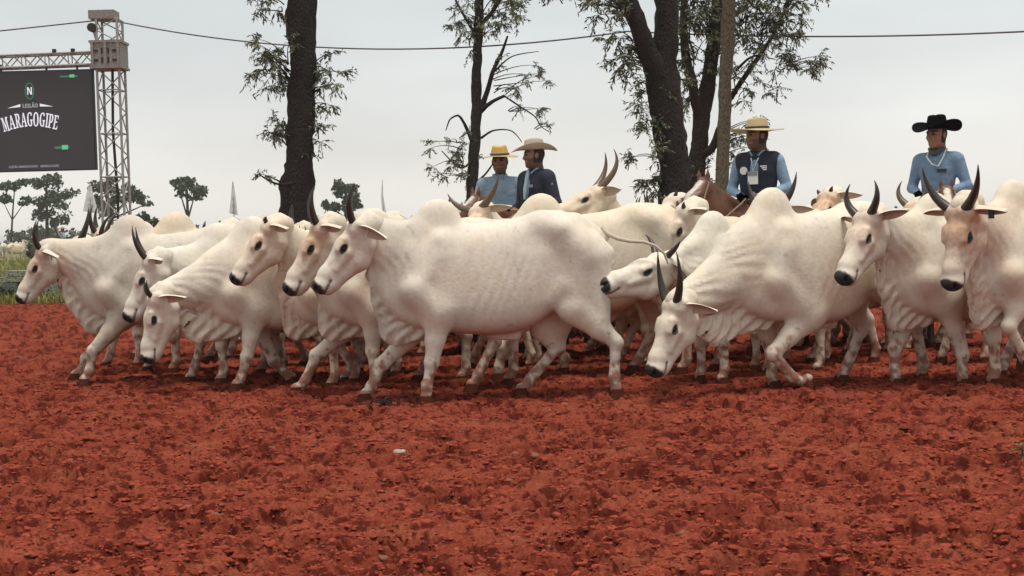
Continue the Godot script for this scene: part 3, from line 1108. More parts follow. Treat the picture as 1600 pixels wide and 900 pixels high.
# a limb with uneven bark
func limb_mesh(pts: Array, rs: Array, rough: float, seed_: int) -> ArrayMesh:
	var curve := Curve3D.new()
	for j in pts.size():
		var t: Vector3 = (pts[mini(j + 1, pts.size() - 1)] - pts[maxi(j - 1, 0)]) / 6.0
		curve.add_point(pts[j], -t, t)
	var total := curve.get_baked_length()
	var steps := clampi(int(total / 0.06), 6, 120)
	var lens := [0.0]
	for j in range(1, pts.size()):
		lens.append(lens[j - 1] + pts[j].distance_to(pts[j - 1]))
	var line := []
	var rad := []
	for j in steps + 1:
		var t := float(j) / steps
		line.append(curve.sample_baked(t * total, true))
		var l: float = t * lens[-1]
		var k := 0
		while k < lens.size() - 2 and l > lens[k + 1]:
			k += 1
		rad.append(lerpf(rs[k], rs[k + 1], clampf((l - lens[k]) / maxf(lens[k + 1] - lens[k], 1e-4), 0, 1)))
	var sides := 20 if rs[0] > 0.1 else (10 if rs[0] > 0.03 else 6)
	var net := tube_net(line, rad, sides)
	var n := FastNoiseLite.new()
	n.seed = seed_
	n.frequency = 3.2
	n.fractal_octaves = 3
	var p: PackedVector3Array = net[0]
	var nn: PackedVector3Array = net[1]
	for q in mini(p.size(), (steps + 1) * sides):
		var r: float = rad[q / sides]
		p[q] += nn[q] * r * rough * n.get_noise_3d(p[q].x * 2.5, p[q].y * 0.7, p[q].z * 2.5)
	net[0] = p
	return net_mesh(net)

func build_trees() -> void:
	var k := 0
	for t: Dictionary in TREES:
		var o := thing(t.name, t.label, "tree", t.at, 0.0, t.group)
		var bark: Material = M["bark_" + t.bark]
		var j := 0
		for l: Array in t.limbs:
			part(o, "trunk" if j == 0 else "branch", limb_mesh(l[0], l[1], 0.34 if l[1][0] > 0.1 else 0.2, 40 + k * 7 + j), bark)
			j += 1
		var rng := RandomNumberGenerator.new()
		rng.seed = 900 + k
		var leaves := Bag.new()
		var twigs := Bag.new()
		var cols := [Color(0.075, 0.088, 0.050), Color(0.15, 0.165, 0.095), Color(0.18, 0.14, 0.07)]
		if t.leaf == "pale":
			cols = [Color(0.09, 0.10, 0.055), Color(0.18, 0.20, 0.11), Color(0.24, 0.20, 0.10)]
		for c: Array in t.clumps:
			shoots(leaves, twigs, rng, c[0], c[1], c[2] * 1.35, int(c[3] * 1.5), c[4] * 0.78, cols)
		part(o, "crown", leaves.mesh(), M.leaf)
		part(o, "twigs", twigs.mesh(), bark).set_meta("kind", "stuff")
		k += 1

# far trees: stem and flat-topped crown of leaf tufts
func far_tree(called: String, label: String, at: Vector3, height: float, crowns: Array, seed_: int, stem := 0.16) -> void:
	var o := thing(called, label, "tree", at, 0.0, "trees on the horizon")
	var rng := RandomNumberGenerator.new()
	rng.seed = seed_
	var top: Array = crowns[0]
	var lean: Vector3 = Vector3(top[0].x * 0.3, height * 0.5, 0)
	var main := bez(Vector3(0, -0.2, 0), lean, top[0], 8)
	var rs := []
	for q in 9:
		rs.append(stem * (1.3 - q * 0.1))
	part(o, "trunk", net_mesh(tube_net(main, rs, 8)), M.bark_brown)
	for c: Array in crowns:
		var ln := bez(main[4], main[4].lerp(c[0], 0.5) + Vector3(0, -0.1, 0), c[0], 5)
		part(o, "branch", net_mesh(tube_net(ln, [stem * 0.6, stem * 0.55, stem * 0.5, stem * 0.4, stem * 0.3, stem * 0.2], 6)), M.bark_brown)
	var b := Bag.new()
	for c: Array in crowns:
		tufts(b, rng, c[0], c[1], c[2], 0.30)
	part(o, "crown", b.mesh(), M.leaf_far)

func tufts(b: Bag, rng: RandomNumberGenerator, mid: Vector3, r: Vector3, count: int, leaf: float) -> void:
	var cores := []
	for j in 11:
		cores.append(mid + Vector3(rng.randf_range(-0.8, 0.8), rng.randf_range(-0.6, 0.7), rng.randf_range(-0.8, 0.8)) * r)
	for j in count:
		var d := Vector3(rng.randfn(0, 0.5), rng.randfn(0, 0.5), rng.randfn(0, 0.5)).limit_length(1.1)
		var at: Vector3 = cores[rng.randi() % 11] + d * r * 0.42
		var a := Vector3(rng.randfn(0, 1), rng.randfn(0, 1), rng.randfn(0, 1)).normalized()
		var s := a.cross(Vector3(rng.randfn(0, 1), rng.randfn(0, 1), rng.randfn(0, 1))).normalized()
		var n := a.cross(s)
		var w := leaf * rng.randf_range(0.5, 1.2)
		var q := b.p.size()
		b.p.append_array(PackedVector3Array([at - a * w, at + s * w * 0.6, at + a * w, at - s * w * 0.6]))
		var c := Color(0.035, 0.052, 0.030).lerp(Color(0.075, 0.095, 0.050), rng.randf())
		for e in 4:
			b.n.push_back(n)
			b.c.push_back(c)
		b.i.append_array(PackedInt32Array([q, q + 1, q + 2, q, q + 2, q + 3]))

func build_far() -> void:
	# grass field to the horizon
	var g := PlaneMesh.new()
	g.size = Vector2(2400, 2400)
	var o := part(self, "grass_field", g, M.grass, Transform3D(Basis.IDENTITY, Vector3(0, -0.11, -700)))
	o.set_meta("kind", "structure")
	# blades of dry and green grass beyond the soil
	var rng := RandomNumberGenerator.new()
	rng.seed = 31
	var b := Bag.new()
	for j in 16000:
		var zz := 29.5 + 75.0 * pow(rng.randf(), 1.8)
		var x := -rng.randf_range(0.10, 0.42) * zz - 1.0
		var hgt := rng.randf_range(0.06, 0.24) * (1.0 + zz * 0.006)
		var w := 0.018 + zz * 0.0007
		var an := rng.randf() * TAU
		var s := Vector3(cos(an), 0, sin(an)) * w
		var lean := Vector3(rng.randfn(0, 0.07), hgt, rng.randfn(0, 0.07))
		var q := b.p.size()
		var at := Vector3(x, -0.11, -zz)
		b.p.append_array(PackedVector3Array([at - s, at + s, at + lean]))
		var c := Color(0.30, 0.25, 0.06).lerp(Color(0.13, 0.16, 0.035), rng.randf())
		var fn := lean.cross(s).normalized()
		for e in 3:
			b.n.push_back(fn)
			b.c.push_back(c)
		b.i.append_array(PackedInt32Array([q, q + 1, q + 2]))
	var gr := part(self, "field_grass", b.mesh(), M.leaf)
	gr.set_meta("kind", "stuff")
	tag(gr, "yellow-green grass growing beyond the red arena soil", "grass")
	# woods on the skyline
	var w := Bag.new()
	for j in 95:
		var x := -150.0 + j * 2.7 + rng.randf_range(-1, 1)
		var hh := rng.randf_range(2.0, 3.9)
		tufts(w, rng, Vector3(x, hh * 0.45, -245.0 + rng.randf_range(-12, 12)), Vector3(rng.randf_range(2.2, 4.0), hh * 0.55, 3.0), 210, 0.55)
	var wo := part(self, "distant_woods", w.mesh(), M.leaf_far)
	wo.set_meta("kind", "stuff")
	tag(wo, "grey-green belt of woods along the horizon", "woods")
	far_tree("flat_topped_tree", "tall thin-stemmed tree with flat layered crown under the screen", Vector3(-60.4, 0, -170), 8.4,
		[[Vector3(0.8, 8.0, 0), Vector3(1.7, 0.9, 1.5), 420], [Vector3(-0.8, 6.6, 0), Vector3(1.2, 0.7, 1.0), 200], [Vector3(2.0, 6.3, 0), Vector3(0.9, 0.6, 0.9), 140]], 61, 0.12)
	far_tree("flat_topped_tree", "broad tree with twin flat crowns one above the other on the horizon", Vector3(-58.6, 0, -178), 9.0,
		[[Vector3(0.2, 8.9, 0), Vector3(2.3, 1.1, 1.8), 620], [Vector3(1.4, 6.6, 0), Vector3(2.6, 1.3, 2.0), 760], [Vector3(-0.8, 5.0, 0), Vector3(1.2, 1.2, 1.2), 260], [Vector3(1.6, 4.2, 0), Vector3(1.3, 1.3, 1.2), 260]], 62, 0.22)
	far_tree("flat_topped_tree", "broken-crowned tree standing behind the steel lattice tower", Vector3(-42.0, 0, -150), 7.4,
		[[Vector3(-1.2, 7.1, 0), Vector3(1.6, 0.8, 1.4), 380], [Vector3(1.6, 6.1, 0), Vector3(1.7, 1.1, 1.4), 460], [Vector3(-1.4, 4.6, 0), Vector3(1.4, 1.6, 1.3), 460], [Vector3(3.2, 5.0, 0), Vector3(0.9, 0.3, 0.6), 60]], 63, 0.2)
	far_tree("flat_topped_tree", "small lone tree with a clear stem beside a white feather flag", Vector3(-36.6, 0, -160), 7.2,
		[[Vector3(0.0, 6.9, 0), Vector3(1.7, 1.2, 1.5), 520], [Vector3(-1.0, 7.4, 0), Vector3(0.9, 0.6, 0.8), 150], [Vector3(0.9, 6.3, 0), Vector3(1.1, 1.0, 1.0), 300]], 64, 0.2)
	far_tree("flat_topped_tree", "low rounded shrub tree above the backs of the cattle", Vector3(-31.0, 0, -120), 3.2,
		[[Vector3(-0.3, 2.9, 0), Vector3(0.8, 0.7, 0.8), 220], [Vector3(0.8, 2.5, 0), Vector3(0.6, 0.5, 0.6), 140]], 65, 0.12)
	far_tree("flat_topped_tree", "dense lone tree beyond the upright horns of two cows", Vector3(-17.6, 0, -150), 6.2,
		[[Vector3(0.2, 5.9, 0), Vector3(1.4, 1.0, 1.3), 520], [Vector3(-1.5, 4.3, 0), Vector3(1.0, 0.7, 0.9), 260], [Vector3(0.6, 4.6, 0), Vector3(1.1, 1.0, 1.0), 360]], 66, 0.2)
	# earth mound grown over with grass
	var md := thing("termite_mound", "brown-green cone-shaped mound in front of the far cattle", "mound", Vector3(-40.5, -0.12, -120))
	var pm := []
	var rm := []
	for q in 8:
		pm.append(Vector3(0.12 * sin(q * 1.7), q * 0.27, 0.1 * cos(q * 2.1)))
		rm.append([0.95, 0.80, 0.62, 0.52, 0.40, 0.33, 0.24, 0.08][q])
	part(md, "earth_cone", net_mesh(tube_net(pm, rm, 12)), M.mound)
	var mg := Bag.new()
	tufts(mg, rng, Vector3(0, 0.7, 0), Vector3(0.7, 0.9, 0.7), 160, 0.2)
	part(md, "grass_tufts", mg.mesh(), M.leaf_far)
	# pale concrete trough
	var tr := thing("concrete_trough", "weathered pale concrete trough on block legs in the grass", "trough", Vector3(-11.75, -0.11, -34.0), 4.0)
	box(tr, "rim", Vector3(1.2, 0.11, 0.62), Vector3(0.15, 0.64, 0), M.concrete)
	for q in 3:
		box(tr, "block", Vector3(0.36, 0.42, 0.5), Vector3(-0.32 + q * 0.44, 0.21 + 0.02 * (q % 2), 0.02 * q), M.concrete)
	box(tr, "ledge", Vector3(1.36, 0.09, 0.56), Vector3(0.1, 0.50, 0.03), M.concrete)
	var wd := Bag.new()
	tufts(wd, rng, Vector3(0.0, 0.1, 0.42), Vector3(0.9, 0.2, 0.2), 240, 0.08)
	tufts(wd, rng, Vector3(-0.85, 0.3, 0.1), Vector3(0.3, 0.42, 0.3), 240, 0.10)
	var weeds := part(self, "trough_weeds", wd.mesh(), M.leaf, Transform3D(Basis.IDENTITY, tr.position))
	weeds.set_meta("kind", "stuff")
	tag(weeds, "green weeds growing round the concrete trough", "weeds")

# ---------------------------------------------------------------- screen on its lattice tower
func lattice(parent: Node3D, a: Vector3, b: Vector3, half: float, bay: float, m: Material) -> void:
	var dir := (b - a).normalized()
	var u := Vector3(0, 0, 1)
	var w := dir.cross(u).normalized()
	var len := a.distance_to(b)
	var corner := [u * half + w * half, u * half - w * half, -u * half - w * half, -u * half + w * half]
	for c: Vector3 in corner:
		tube(parent, "chord", [a + c, b + c], [0.026, 0.026], m, 8)
	var n := int(round(len / bay))
	var step := len / n
	var cyl := CylinderMesh.new()
	cyl.top_radius = 0.013
	cyl.bottom_radius = 0.013
	cyl.height = 1.0
	cyl.radial_segments = 6
	cyl.rings = 0
	for j in n:
		for f in 4:
			var p0: Vector3 = a + dir * step * j + corner[f]
			var p1: Vector3 = a + dir * step * (j + 1) + corner[(f + 1) % 4]
			if j % 2 == 1:
				p0 = a + dir * step * j + corner[(f + 1) % 4]
				p1 = a + dir * step * (j + 1) + corner[f]
			for seg in [[p0, p1], [a + dir * step * (j + 1) + corner[f], a + dir * step * (j + 1) + corner[(f + 1) % 4]]]:
				if seg[0] != p0 and j % 2 == 0:
					continue
				var d: Vector3 = seg[1] - seg[0]
				var y := d.normalized()
				var x := y.cross(Vector3(0.3, 0.5, 0.8)).normalized()
				part(parent, "brace", cyl, m, Transform3D(Basis(x, d, x.cross(y)), (seg[0] + seg[1]) * 0.5))

func letters(parent: Node3D, called: String, what: String, at: Vector3, size: float, m: Material, fontname: String, bold := false, squeeze := 1.0, turn := 0.0) -> MeshInstance3D:
	var t := TextMesh.new()
	var f := SystemFont.new()
	f.font_names = PackedStringArray([fontname])
	f.font_weight = 700 if bold else 400
	t.font = f
	t.text = what
	t.font_size = 64
	t.pixel_size = size / 64.0
	t.depth = 0.004
	var b := Basis(Vector3(0, 0, 1), turn) * Basis.from_scale(Vector3(squeeze, 1, 1))
	return part(parent, called, t, m, Transform3D(b, at))

func build_screen() -> void:
	var o := thing("lattice_tower", "pale steel lattice tower carrying a beam, with sleeve block near its top", "tower", Vector3(-8.1, -0.1, -29.0))
	var s: Material = M.steel
	lattice(o, Vector3(0, 0, 0), Vector3(0, 4.86, 0), 0.225, 0.46, s)
	lattice(o, Vector3(0, 5.40, 0), Vector3(0, 5.86, 0), 0.21, 0.23, s)
	box(o, "base_plate", Vector3(0.9, 0.06, 0.9), Vector3(0, 0.03, 0), s)
	var sl := box(o, "sleeve_block", Vector3(0.60, 0.52, 0.60), Vector3(-0.02, 5.13, 0), M.steel_block)
	for q in 8:
		var x: float = -0.2 + 0.13 * (q % 4)
		box(sl, "roller_slot", Vector3(0.10 if q % 4 in [0, 3] else 0.035, 0.05 if q % 4 in [0, 3] else 0.12, 0.02), Vector3(x, 0.07 if q < 4 else -0.12, 0.301), M.dark)
	for x in [-0.26, 0.0, 0.26]:
		box(sl, "stiffener", Vector3(0.05, 0.50, 0.03), Vector3(x, 0, 0.313), M.steel_block)
	box(sl, "flange", Vector3(0.65, 0.05, 0.65), Vector3(0, 0.26, 0), M.steel_block)
	box(sl, "flange", Vector3(0.65, 0.05, 0.65), Vector3(0, -0.26, 0), M.steel_block)
	box(o, "head_beam", Vector3(0.52, 0.17, 0.42), Vector3(-0.10, 5.95, 0.02), M.steel_block)
	var mo := CylinderMesh.new()
	mo.top_radius = 0.09
	mo.bottom_radius = 0.09
	mo.height = 0.16
	part(o, "pulley", mo, M.dark, Transform3D(Basis(Vector3(1, 0, 0), PI / 2), Vector3(-0.29, 5.68, 0.2)))
	tube(o, "hoist_chain", [Vector3(-0.27, 5.60, 0.2), Vector3(-0.22, 5.40, 0.2)], [0.02, 0.02], s, 6)
	tube(o, "power_cable", [Vector3(0.06, 4.9, 0.1), Vector3(0.02, 3.6, 0.1), Vector3(0.07, 2.2, 0.1), Vector3(0.0, 0.1, 0.1)], [0.03, 0.03, 0.03, 0.03], M.dark, 6)
	var bm := thing("lattice_beam", "horizontal steel lattice beam from which the dark screen hangs", "beam", Vector3(-8.43, 4.98, -29.0))
	lattice(bm, Vector3(-0.02, 0, 0), Vector3(-3.6, -0.05, 0), 0.125, 0.24, s)
	for x in [-0.4, -0.78]:
		box(bm, "clamp", Vector3(0.07, 0.07, 0.07), Vector3(x, 0.165, 0.12), M.dark)
	# second tower, outside the picture, carries the beam's other end
	var o2 := thing("lattice_tower", "pale steel lattice tower at the far end of the screen", "tower", Vector3(-12.3, -0.1, -29.0))
	lattice(o2, Vector3(0, 0, 0), Vector3(0, 5.5, 0), 0.225, 0.46, s)
	var sc := thing("video_screen", "dark grey video screen showing white lettering, hung from a steel beam", "screen", Vector3(-9.98, 3.74, -28.96))
	box(sc, "cabinet", Vector3(3.02, 2.06, 0.12), Vector3(0, 0, -0.065), M.cabinet)
	box(sc, "display_panel", Vector3(2.98, 2.02, 0.012), Vector3(0, 0, 0.0), M.panel)
	for x in [-1.2, -0.38, 0.55, 1.18]:
		box(sc, "hanger", Vector3(0.035, 0.16, 0.03), Vector3(x, 1.09, -0.06), M.dark)
	# writing: arched name, small word above, emblem, green lines
	var name_ := "MARAGOGIPE"
	var xs := [-0.555, -0.425, -0.305, -0.185, -0.065, 0.060, 0.185, 0.280, 0.355, 0.455]
	for q in 10:
		var c: float = xs[q] + 0.045
		letters(sc, "letter", name_[q], Vector3(0.21 + c * 1.02, 0.03 - 0.33 * c * c + 0.012 * c, 0.012), 0.40 - 0.0 * absf(c), M.glow_white, "Droid Serif", true, 0.40 if q != 0 else 0.37, -0.42 * c)
	letters(sc, "word", "LEILÃO", Vector3(0.21, 0.31, 0.012), 0.11, M.glow_grey, "Droid Sans", true, 0.85)
	for e: float in [-1.0, 1.0]:
		var st := SurfaceTool.new()
		st.begin(Mesh.PRIMITIVE_TRIANGLES)
		var q0 := Vector3(e * 0.15, 0.08 * 0.5, 0)
		for v: Vector3 in [Vector3(e * 0.0, 0.03, 0), Vector3(e * 0.27, -0.035, 0), Vector3(e * 0.0, -0.03, 0)] if e > 0 else [Vector3(0, 0.03, 0), Vector3(0, -0.03, 0), Vector3(e * 0.27, -0.05, 0)]:
			st.set_normal(Vector3(0, 0, 1))
			st.add_vertex(v)
		part(sc, "wing_mark", st.commit(), M.glow_white, Transform3D(Basis.IDENTITY, Vector3(0.21 + e * 0.20, 0.32, 0.012)))
	# emblem: a rounded green outline round a white mark
	var ring := []
	for q in 25:
		var an := TAU * q / 24.0
		ring.append(Vector3(0.085 * cos(an), 0.165 * sin(an), 0))
	var rr := []
	rr.resize(25)
	rr.fill(0.011)
	part(sc, "emblem_ring", net_mesh(tube_net(ring, rr, 6)), M.glow_green_dim, Transform3D(Basis.IDENTITY, Vector3(0.21, 0.61, 0.012)))
	letters(sc, "emblem_mark", "N", Vector3(0.21, 0.61, 0.012), 0.21, M.glow_white, "Droid Sans", true, 0.75)
	letters(sc, "bottom_line", "LEILÃO MARAGOGIPE   MARAGOGIPE", Vector3(0.24, -0.93, 0.012), 0.065, M.glow_grey, "Droid Sans", false, 0.95)
	box(sc, "green_line", Vector3(0.36, 0.035, 0.006), Vector3(1.02, 0.89, 0.010), M.glow_green_dim)
	box(sc, "green_line", Vector3(0.10, 0.06, 0.006), Vector3(1.09, 0.895, 0.014), M.glow_green)
	box(sc, "green_line", Vector3(0.30, 0.05, 0.006), Vector3(0.83, -0.56, 0.010), M.glow_green_dim)
	box(sc, "green_line", Vector3(0.12, 0.09, 0.006), Vector3(0.89, -0.555, 0.014), M.glow_green)
	# overhead cable
	var cb := []
	var cr := []
	for span in [[Vector3(-14.5, 5.35, -29.2), Vector3(-8.38, 5.72, -28.8), 0.02], [Vector3(-7.82, 5.68, -28.8), Vector3(2.15, 4.70, -25.0), 0.42], [Vector3(2.15, 4.70, -25.0), Vector3(10.4, 4.1, -21.0), 0.16]]:
		for q in 25:
			var t := q / 24.0
			cb.append(span[0].lerp(span[1], t) - Vector3(0, 4.0 * span[2] * t * (1.0 - t), 0))
			cr.append(0.014)
	var ca := part(self, "overhead_cable", net_mesh(tube_net(cb, cr, 6)), M.cable)
	tag(ca, "thin grey cable sagging from the lattice tower past the trees", "cable")
	# feather flags
	feather_flag("white feather flag with faint grey print, between the lone tree and the thick trunk", Vector3(-8.82, -0.1, -45), 3.04, 1.06, 0.28, -0.02)
	feather_flag("narrow white feather flag seen edge-on behind the large cow's head", Vector3(-4.05, -0.1, -45), 2.96, 1.15, 0.20, 1.0)
	feather_flag("lilac-white feather flag hanging beside the lattice tower", Vector3(-11.9, -0.1, -40), 2.86, 0.80, 0.42, 0.3)

func feather_flag(label: String, at: Vector3, top: float, drop: float, width: float, turn: float) -> void:
	var o := thing("feather_flag", label, "flag", at, rad_to_deg(turn), "white feather flags beyond the herd")
	tube(o, "pole", [Vector3(0, 0, 0), Vector3(0, top * 0.6, 0), Vector3(0, top + 0.1, 0)], [0.022, 0.018, 0.010], M.steel, 6)
	var p := PackedVector3Array()
	var nn := PackedVector3Array()
	var cc := PackedColorArray()
	var idx := PackedInt32Array()
	for a in 15:
		var t := a / 14.0
		for b in 7:
			var s := b / 6.0 - 0.5
			var w := width * (0.06 + 0.94 * pow(t, 0.85))
			p.push_back(Vector3(s * w, top + 0.1 - t * drop - 0.08 * s * t, 0.05 * sin(s * 7.0 + t * 5.0) * t))
			nn.push_back(Vector3(-0.35 * cos(s * 7.0 + t * 5.0) * t, 0, 1).normalized())
			var c := Color(0.80, 0.78, 0.82)
			if absf(s) < 0.2 and t > 0.45 and (a % 3 != 0):
				c = Color(0.62, 0.59, 0.64)
			cc.push_back(c)
	for a in 14:
		for b in 6:
			var q := a * 7 + b
			idx.append_array(PackedInt32Array([q, q + 1, q + 7, q + 1, q + 8, q + 7]))
	part(o, "cloth", net_mesh([p, nn, idx], cc), M.cloth)

# ---------------------------------------------------------------- small things lying on the soil
func build_litter() -> void:
	var ground := func(x: float, z: float) -> Vector3: return Vector3(x, soil_height(x, z), -z)
	var st := SphereMesh.new()
	st.radius = 0.03
	st.height = 0.06
	st.radial_segments = 12
	st.rings = 6
	var sa := st.get_mesh_arrays()
	var cv: PackedVector3Array = sa[Mesh.ARRAY_VERTEX]
	for q in cv.size():
		cv[q] *= 1.0 + 0.7 * soil_a.get_noise_3dv(cv[q] * 25.0)
	sa[Mesh.ARRAY_VERTEX] = cv
	var am := ArrayMesh.new()
	am.add_surface_from_arrays(Mesh.PRIMITIVE_TRIANGLES, sa)
	var o := part(self, "pale_stone", am, M.stone, Transform3D(Basis.from_scale(Vector3(1.25, 0.6, 0.9)), ground.call(-0.65, 7.8) + Vector3(0, 0.018, 0)))
	tag(o, "small pale stone lying alone on the churned red soil", "stone")
	var a: Vector3 = ground.call(-2.26, 9.9)
	var tw := part(self, "bleached_twig", net_mesh(tube_net(bez(a + Vector3(-0.03, 0.0, 0), a + Vector3(0.06, 0.03, 0), a + Vector3(0.01, 0.085, 0.01), 6), [0.007, 0.009, 0.009, 0.008, 0.007, 0.005, 0.003], 6)), M.stone)
	tag(tw, "curled pale twig standing up from the red soil", "twig")
	var rng := RandomNumberGenerator.new()
	rng.seed = 71
	var b := Bag.new()
	for j in 34:
		var f: Vector3 = ground.call(-0.92 + rng.randfn(0, 0.06), 10.05 + rng.randfn(0, 0.04))
		var e := f + Vector3(rng.randfn(0, 0.06), rng.randf_range(0.02, 0.09), rng.randfn(0, 0.05))
		b.put(tube_net(bez(f, f.lerp(e, 0.5) + Vector3(0, 0.03, 0), e, 3), [0.004, 0.0035, 0.003, 0.0015], 4), PackedColorArray())
	var dw := part(self, "dry_weed", b.mesh(), M.bark_dark)
	dw.set_meta("kind", "stuff")
	tag(dw, "dark tangle of dry weed stalks on the soil before the striding cow", "weed")
	var k := 0
	for q: Array in [[3.42, 9.4], [2.60, 7.2]]:
		var lv := Bag.new()
		var tg := Bag.new()
		var base: Vector3 = ground.call(q[0], q[1])
		shoots(lv, tg, rng, base + Vector3(0, 0.1, 0), base + Vector3(0, 0.05, 0), Vector3(0.03, 0.02, 0.03), 10, 0.026, [Color(0.20, 0.20, 0.05), Color(0.32, 0.30, 0.08), Color(0.3, 0.2, 0.06)], 0.1)
		var sp := thing("seedling", ["small yellow-green seedling on the soil before the wide-horned cow", "tiny yellow-green seedling alone on open churned soil"][k], "plant", Vector3.ZERO)
		part(sp, "leaves", lv.mesh(), M.leaf).set_meta("kind", "stuff")
		part(sp, "stems", tg.mesh(), M.bark_olive).set_meta("kind", "stuff")
		k += 1

# ---------------------------------------------------------------- horses
const HORSE_TRUNK := [[0.66, 1.24, 1.0, 0.08], [0.58, 1.33, 0.88, 0.16], [0.42, 1.42, 0.78, 0.21], [0.22, 1.45, 0.72, 0.235], [0.0, 1.385, 0.70, 0.255], [-0.3, 1.38, 0.72, 0.27], [-0.55, 1.42, 0.80, 0.265], [-0.75, 1.41, 0.88, 0.235], [-0.9, 1.32, 0.94, 0.18], [-1.0, 1.20, 1.0, 0.10]]

func horse_body() -> Array:
	var g := Field.new()
	g.setup(Vector3(-1.1, -0.02, -0.36), Vector3(1.62, 1.9, 0.36), 0.019)
	g.loft(HORSE_TRUNK, 0.1, 0.05)
	g.cap(Vector3(0.50, 1.14, 0), 0.20, Vector3(0.78, 1.44, 0), 0.15, 0.08, 1.6)
	g.cap(Vector3(0.78, 1.44, 0), 0.15, Vector3(0.94, 1.63, 0), 0.105, 0.05, 1.6)
	g.cap(Vector3(0.30, 1.42, 0), 0.06, Vector3(0.93, 1.72, 0), 0.03, 0.10)
	# head
	g.cap(Vector3(0.97, 1.66, 0), 0.085, Vector3(1.12, 1.54, 0), 0.092, 0.04, 1.05)
	g.cap(Vector3(1.12, 1.54, 0), 0.088, Vector3(1.33, 1.30, 0), 0.055, 0.04, 1.1)
	g.ell(Vector3(1.36, 1.26, 0), Vector3(0.075, 0.06, 0.055), 0.04, -0.9)
	g.cap(Vector3(1.02, 1.50, 0), 0.075, Vector3(1.10, 1.44, 0), 0.06, 0.04, 1.2)
	g.cap(Vector3(1.10, 1.44, 0), 0.05, Vector3(1.29, 1.25, 0), 0.035, 0.04, 1.2)
	for e: float in [-1.0, 1.0]:
		g.cap(Vector3(1.09, 1.62, 0.072 * e), 0.024, Vector3(1.13, 1.57, 0.075 * e), 0.02, 0.03)
		g.ell(Vector3(1.125, 1.585, 0.098 * e), Vector3(0.025, 0.02, 0.014), 0.01, -0.7, true)
		g.cap(Vector3(1.40, 1.265, 0.036 * e), 0.014, Vector3(1.41, 1.25, 0.04 * e), 0.01, 0.01, 1.0, true)
		g.cap(Vector3(0.96, 1.73, 0.045 * e), 0.026, Vector3(0.955, 1.79, 0.055 * e), 0.022, 0.02)
		g.cap(Vector3(0.955, 1.79, 0.055 * e), 0.022, Vector3(0.96, 1.86, 0.058 * e), 0.008, 0.015)
		var fx := 0.07 * e
		g.cap(Vector3(0.40, 1.18, 0.15 * e), 0.12, Vector3(0.55, 0.98, 0.16 * e), 0.11, 0.08)
		g.cap(Vector3(0.50, 0.98, 0.16 * e), 0.11, Vector3(0.42 + fx, 0.78, 0.15 * e), 0.085, 0.06)
		g.cap(Vector3(0.42 + fx, 0.78, 0.15 * e), 0.08, Vector3(0.45 + fx, 0.45, 0.145 * e), 0.048, 0.04)
		g.cap(Vector3(0.45 + fx, 0.45, 0.145 * e), 0.044, Vector3(0.45 + fx, 0.16, 0.145 * e), 0.036, 0.02)
		g.cap(Vector3(0.45 + fx, 0.16, 0.145 * e), 0.038, Vector3(0.50 + fx, 0.06, 0.145 * e), 0.036, 0.02)
		g.cap(Vector3(-0.72, 1.18, 0.14 * e), 0.16, Vector3(-0.62 - fx, 0.82, 0.15 * e), 0.12, 0.08, 1.15)
		g.cap(Vector3(-0.62 - fx, 0.84, 0.15 * e), 0.11, Vector3(-0.86 - fx, 0.52, 0.145 * e), 0.055, 0.05)
		g.cap(Vector3(-0.86 - fx, 0.52, 0.145 * e), 0.052, Vector3(-0.83 - fx, 0.17, 0.145 * e), 0.037, 0.03)
		g.cap(Vector3(-0.83 - fx, 0.17, 0.145 * e), 0.039, Vector3(-0.77 - fx, 0.06, 0.145 * e), 0.037, 0.02)
	var net := g.net()
	var n := FastNoiseLite.new()
	n.seed = 3
	n.frequency = 6.0
	var cols := PackedColorArray()
	for v: Vector3 in net[0]:
		var k := Color(0.155, 0.058, 0.028).lerp(Color(0.095, 0.036, 0.02), clampf(n.get_noise_3dv(v) + 0.3, 0, 1))
		if v.x > 1.0 and v.y > 1.2:
			var front := (v.x - 1.12) * 0.72 + (v.y - 1.54) * 0.69
			if absf(v.z) < 0.032 + 0.006 * n.get_noise_3dv(v * 3.0) and front > 0.055:
				k = Color(0.62, 0.57, 0.50)
		if v.y < 0.42 or (v.x > 1.36 and v.y < 1.32):
			k = Color(0.035, 0.024, 0.02)
		cols.push_back(k)
	return [net, cols]

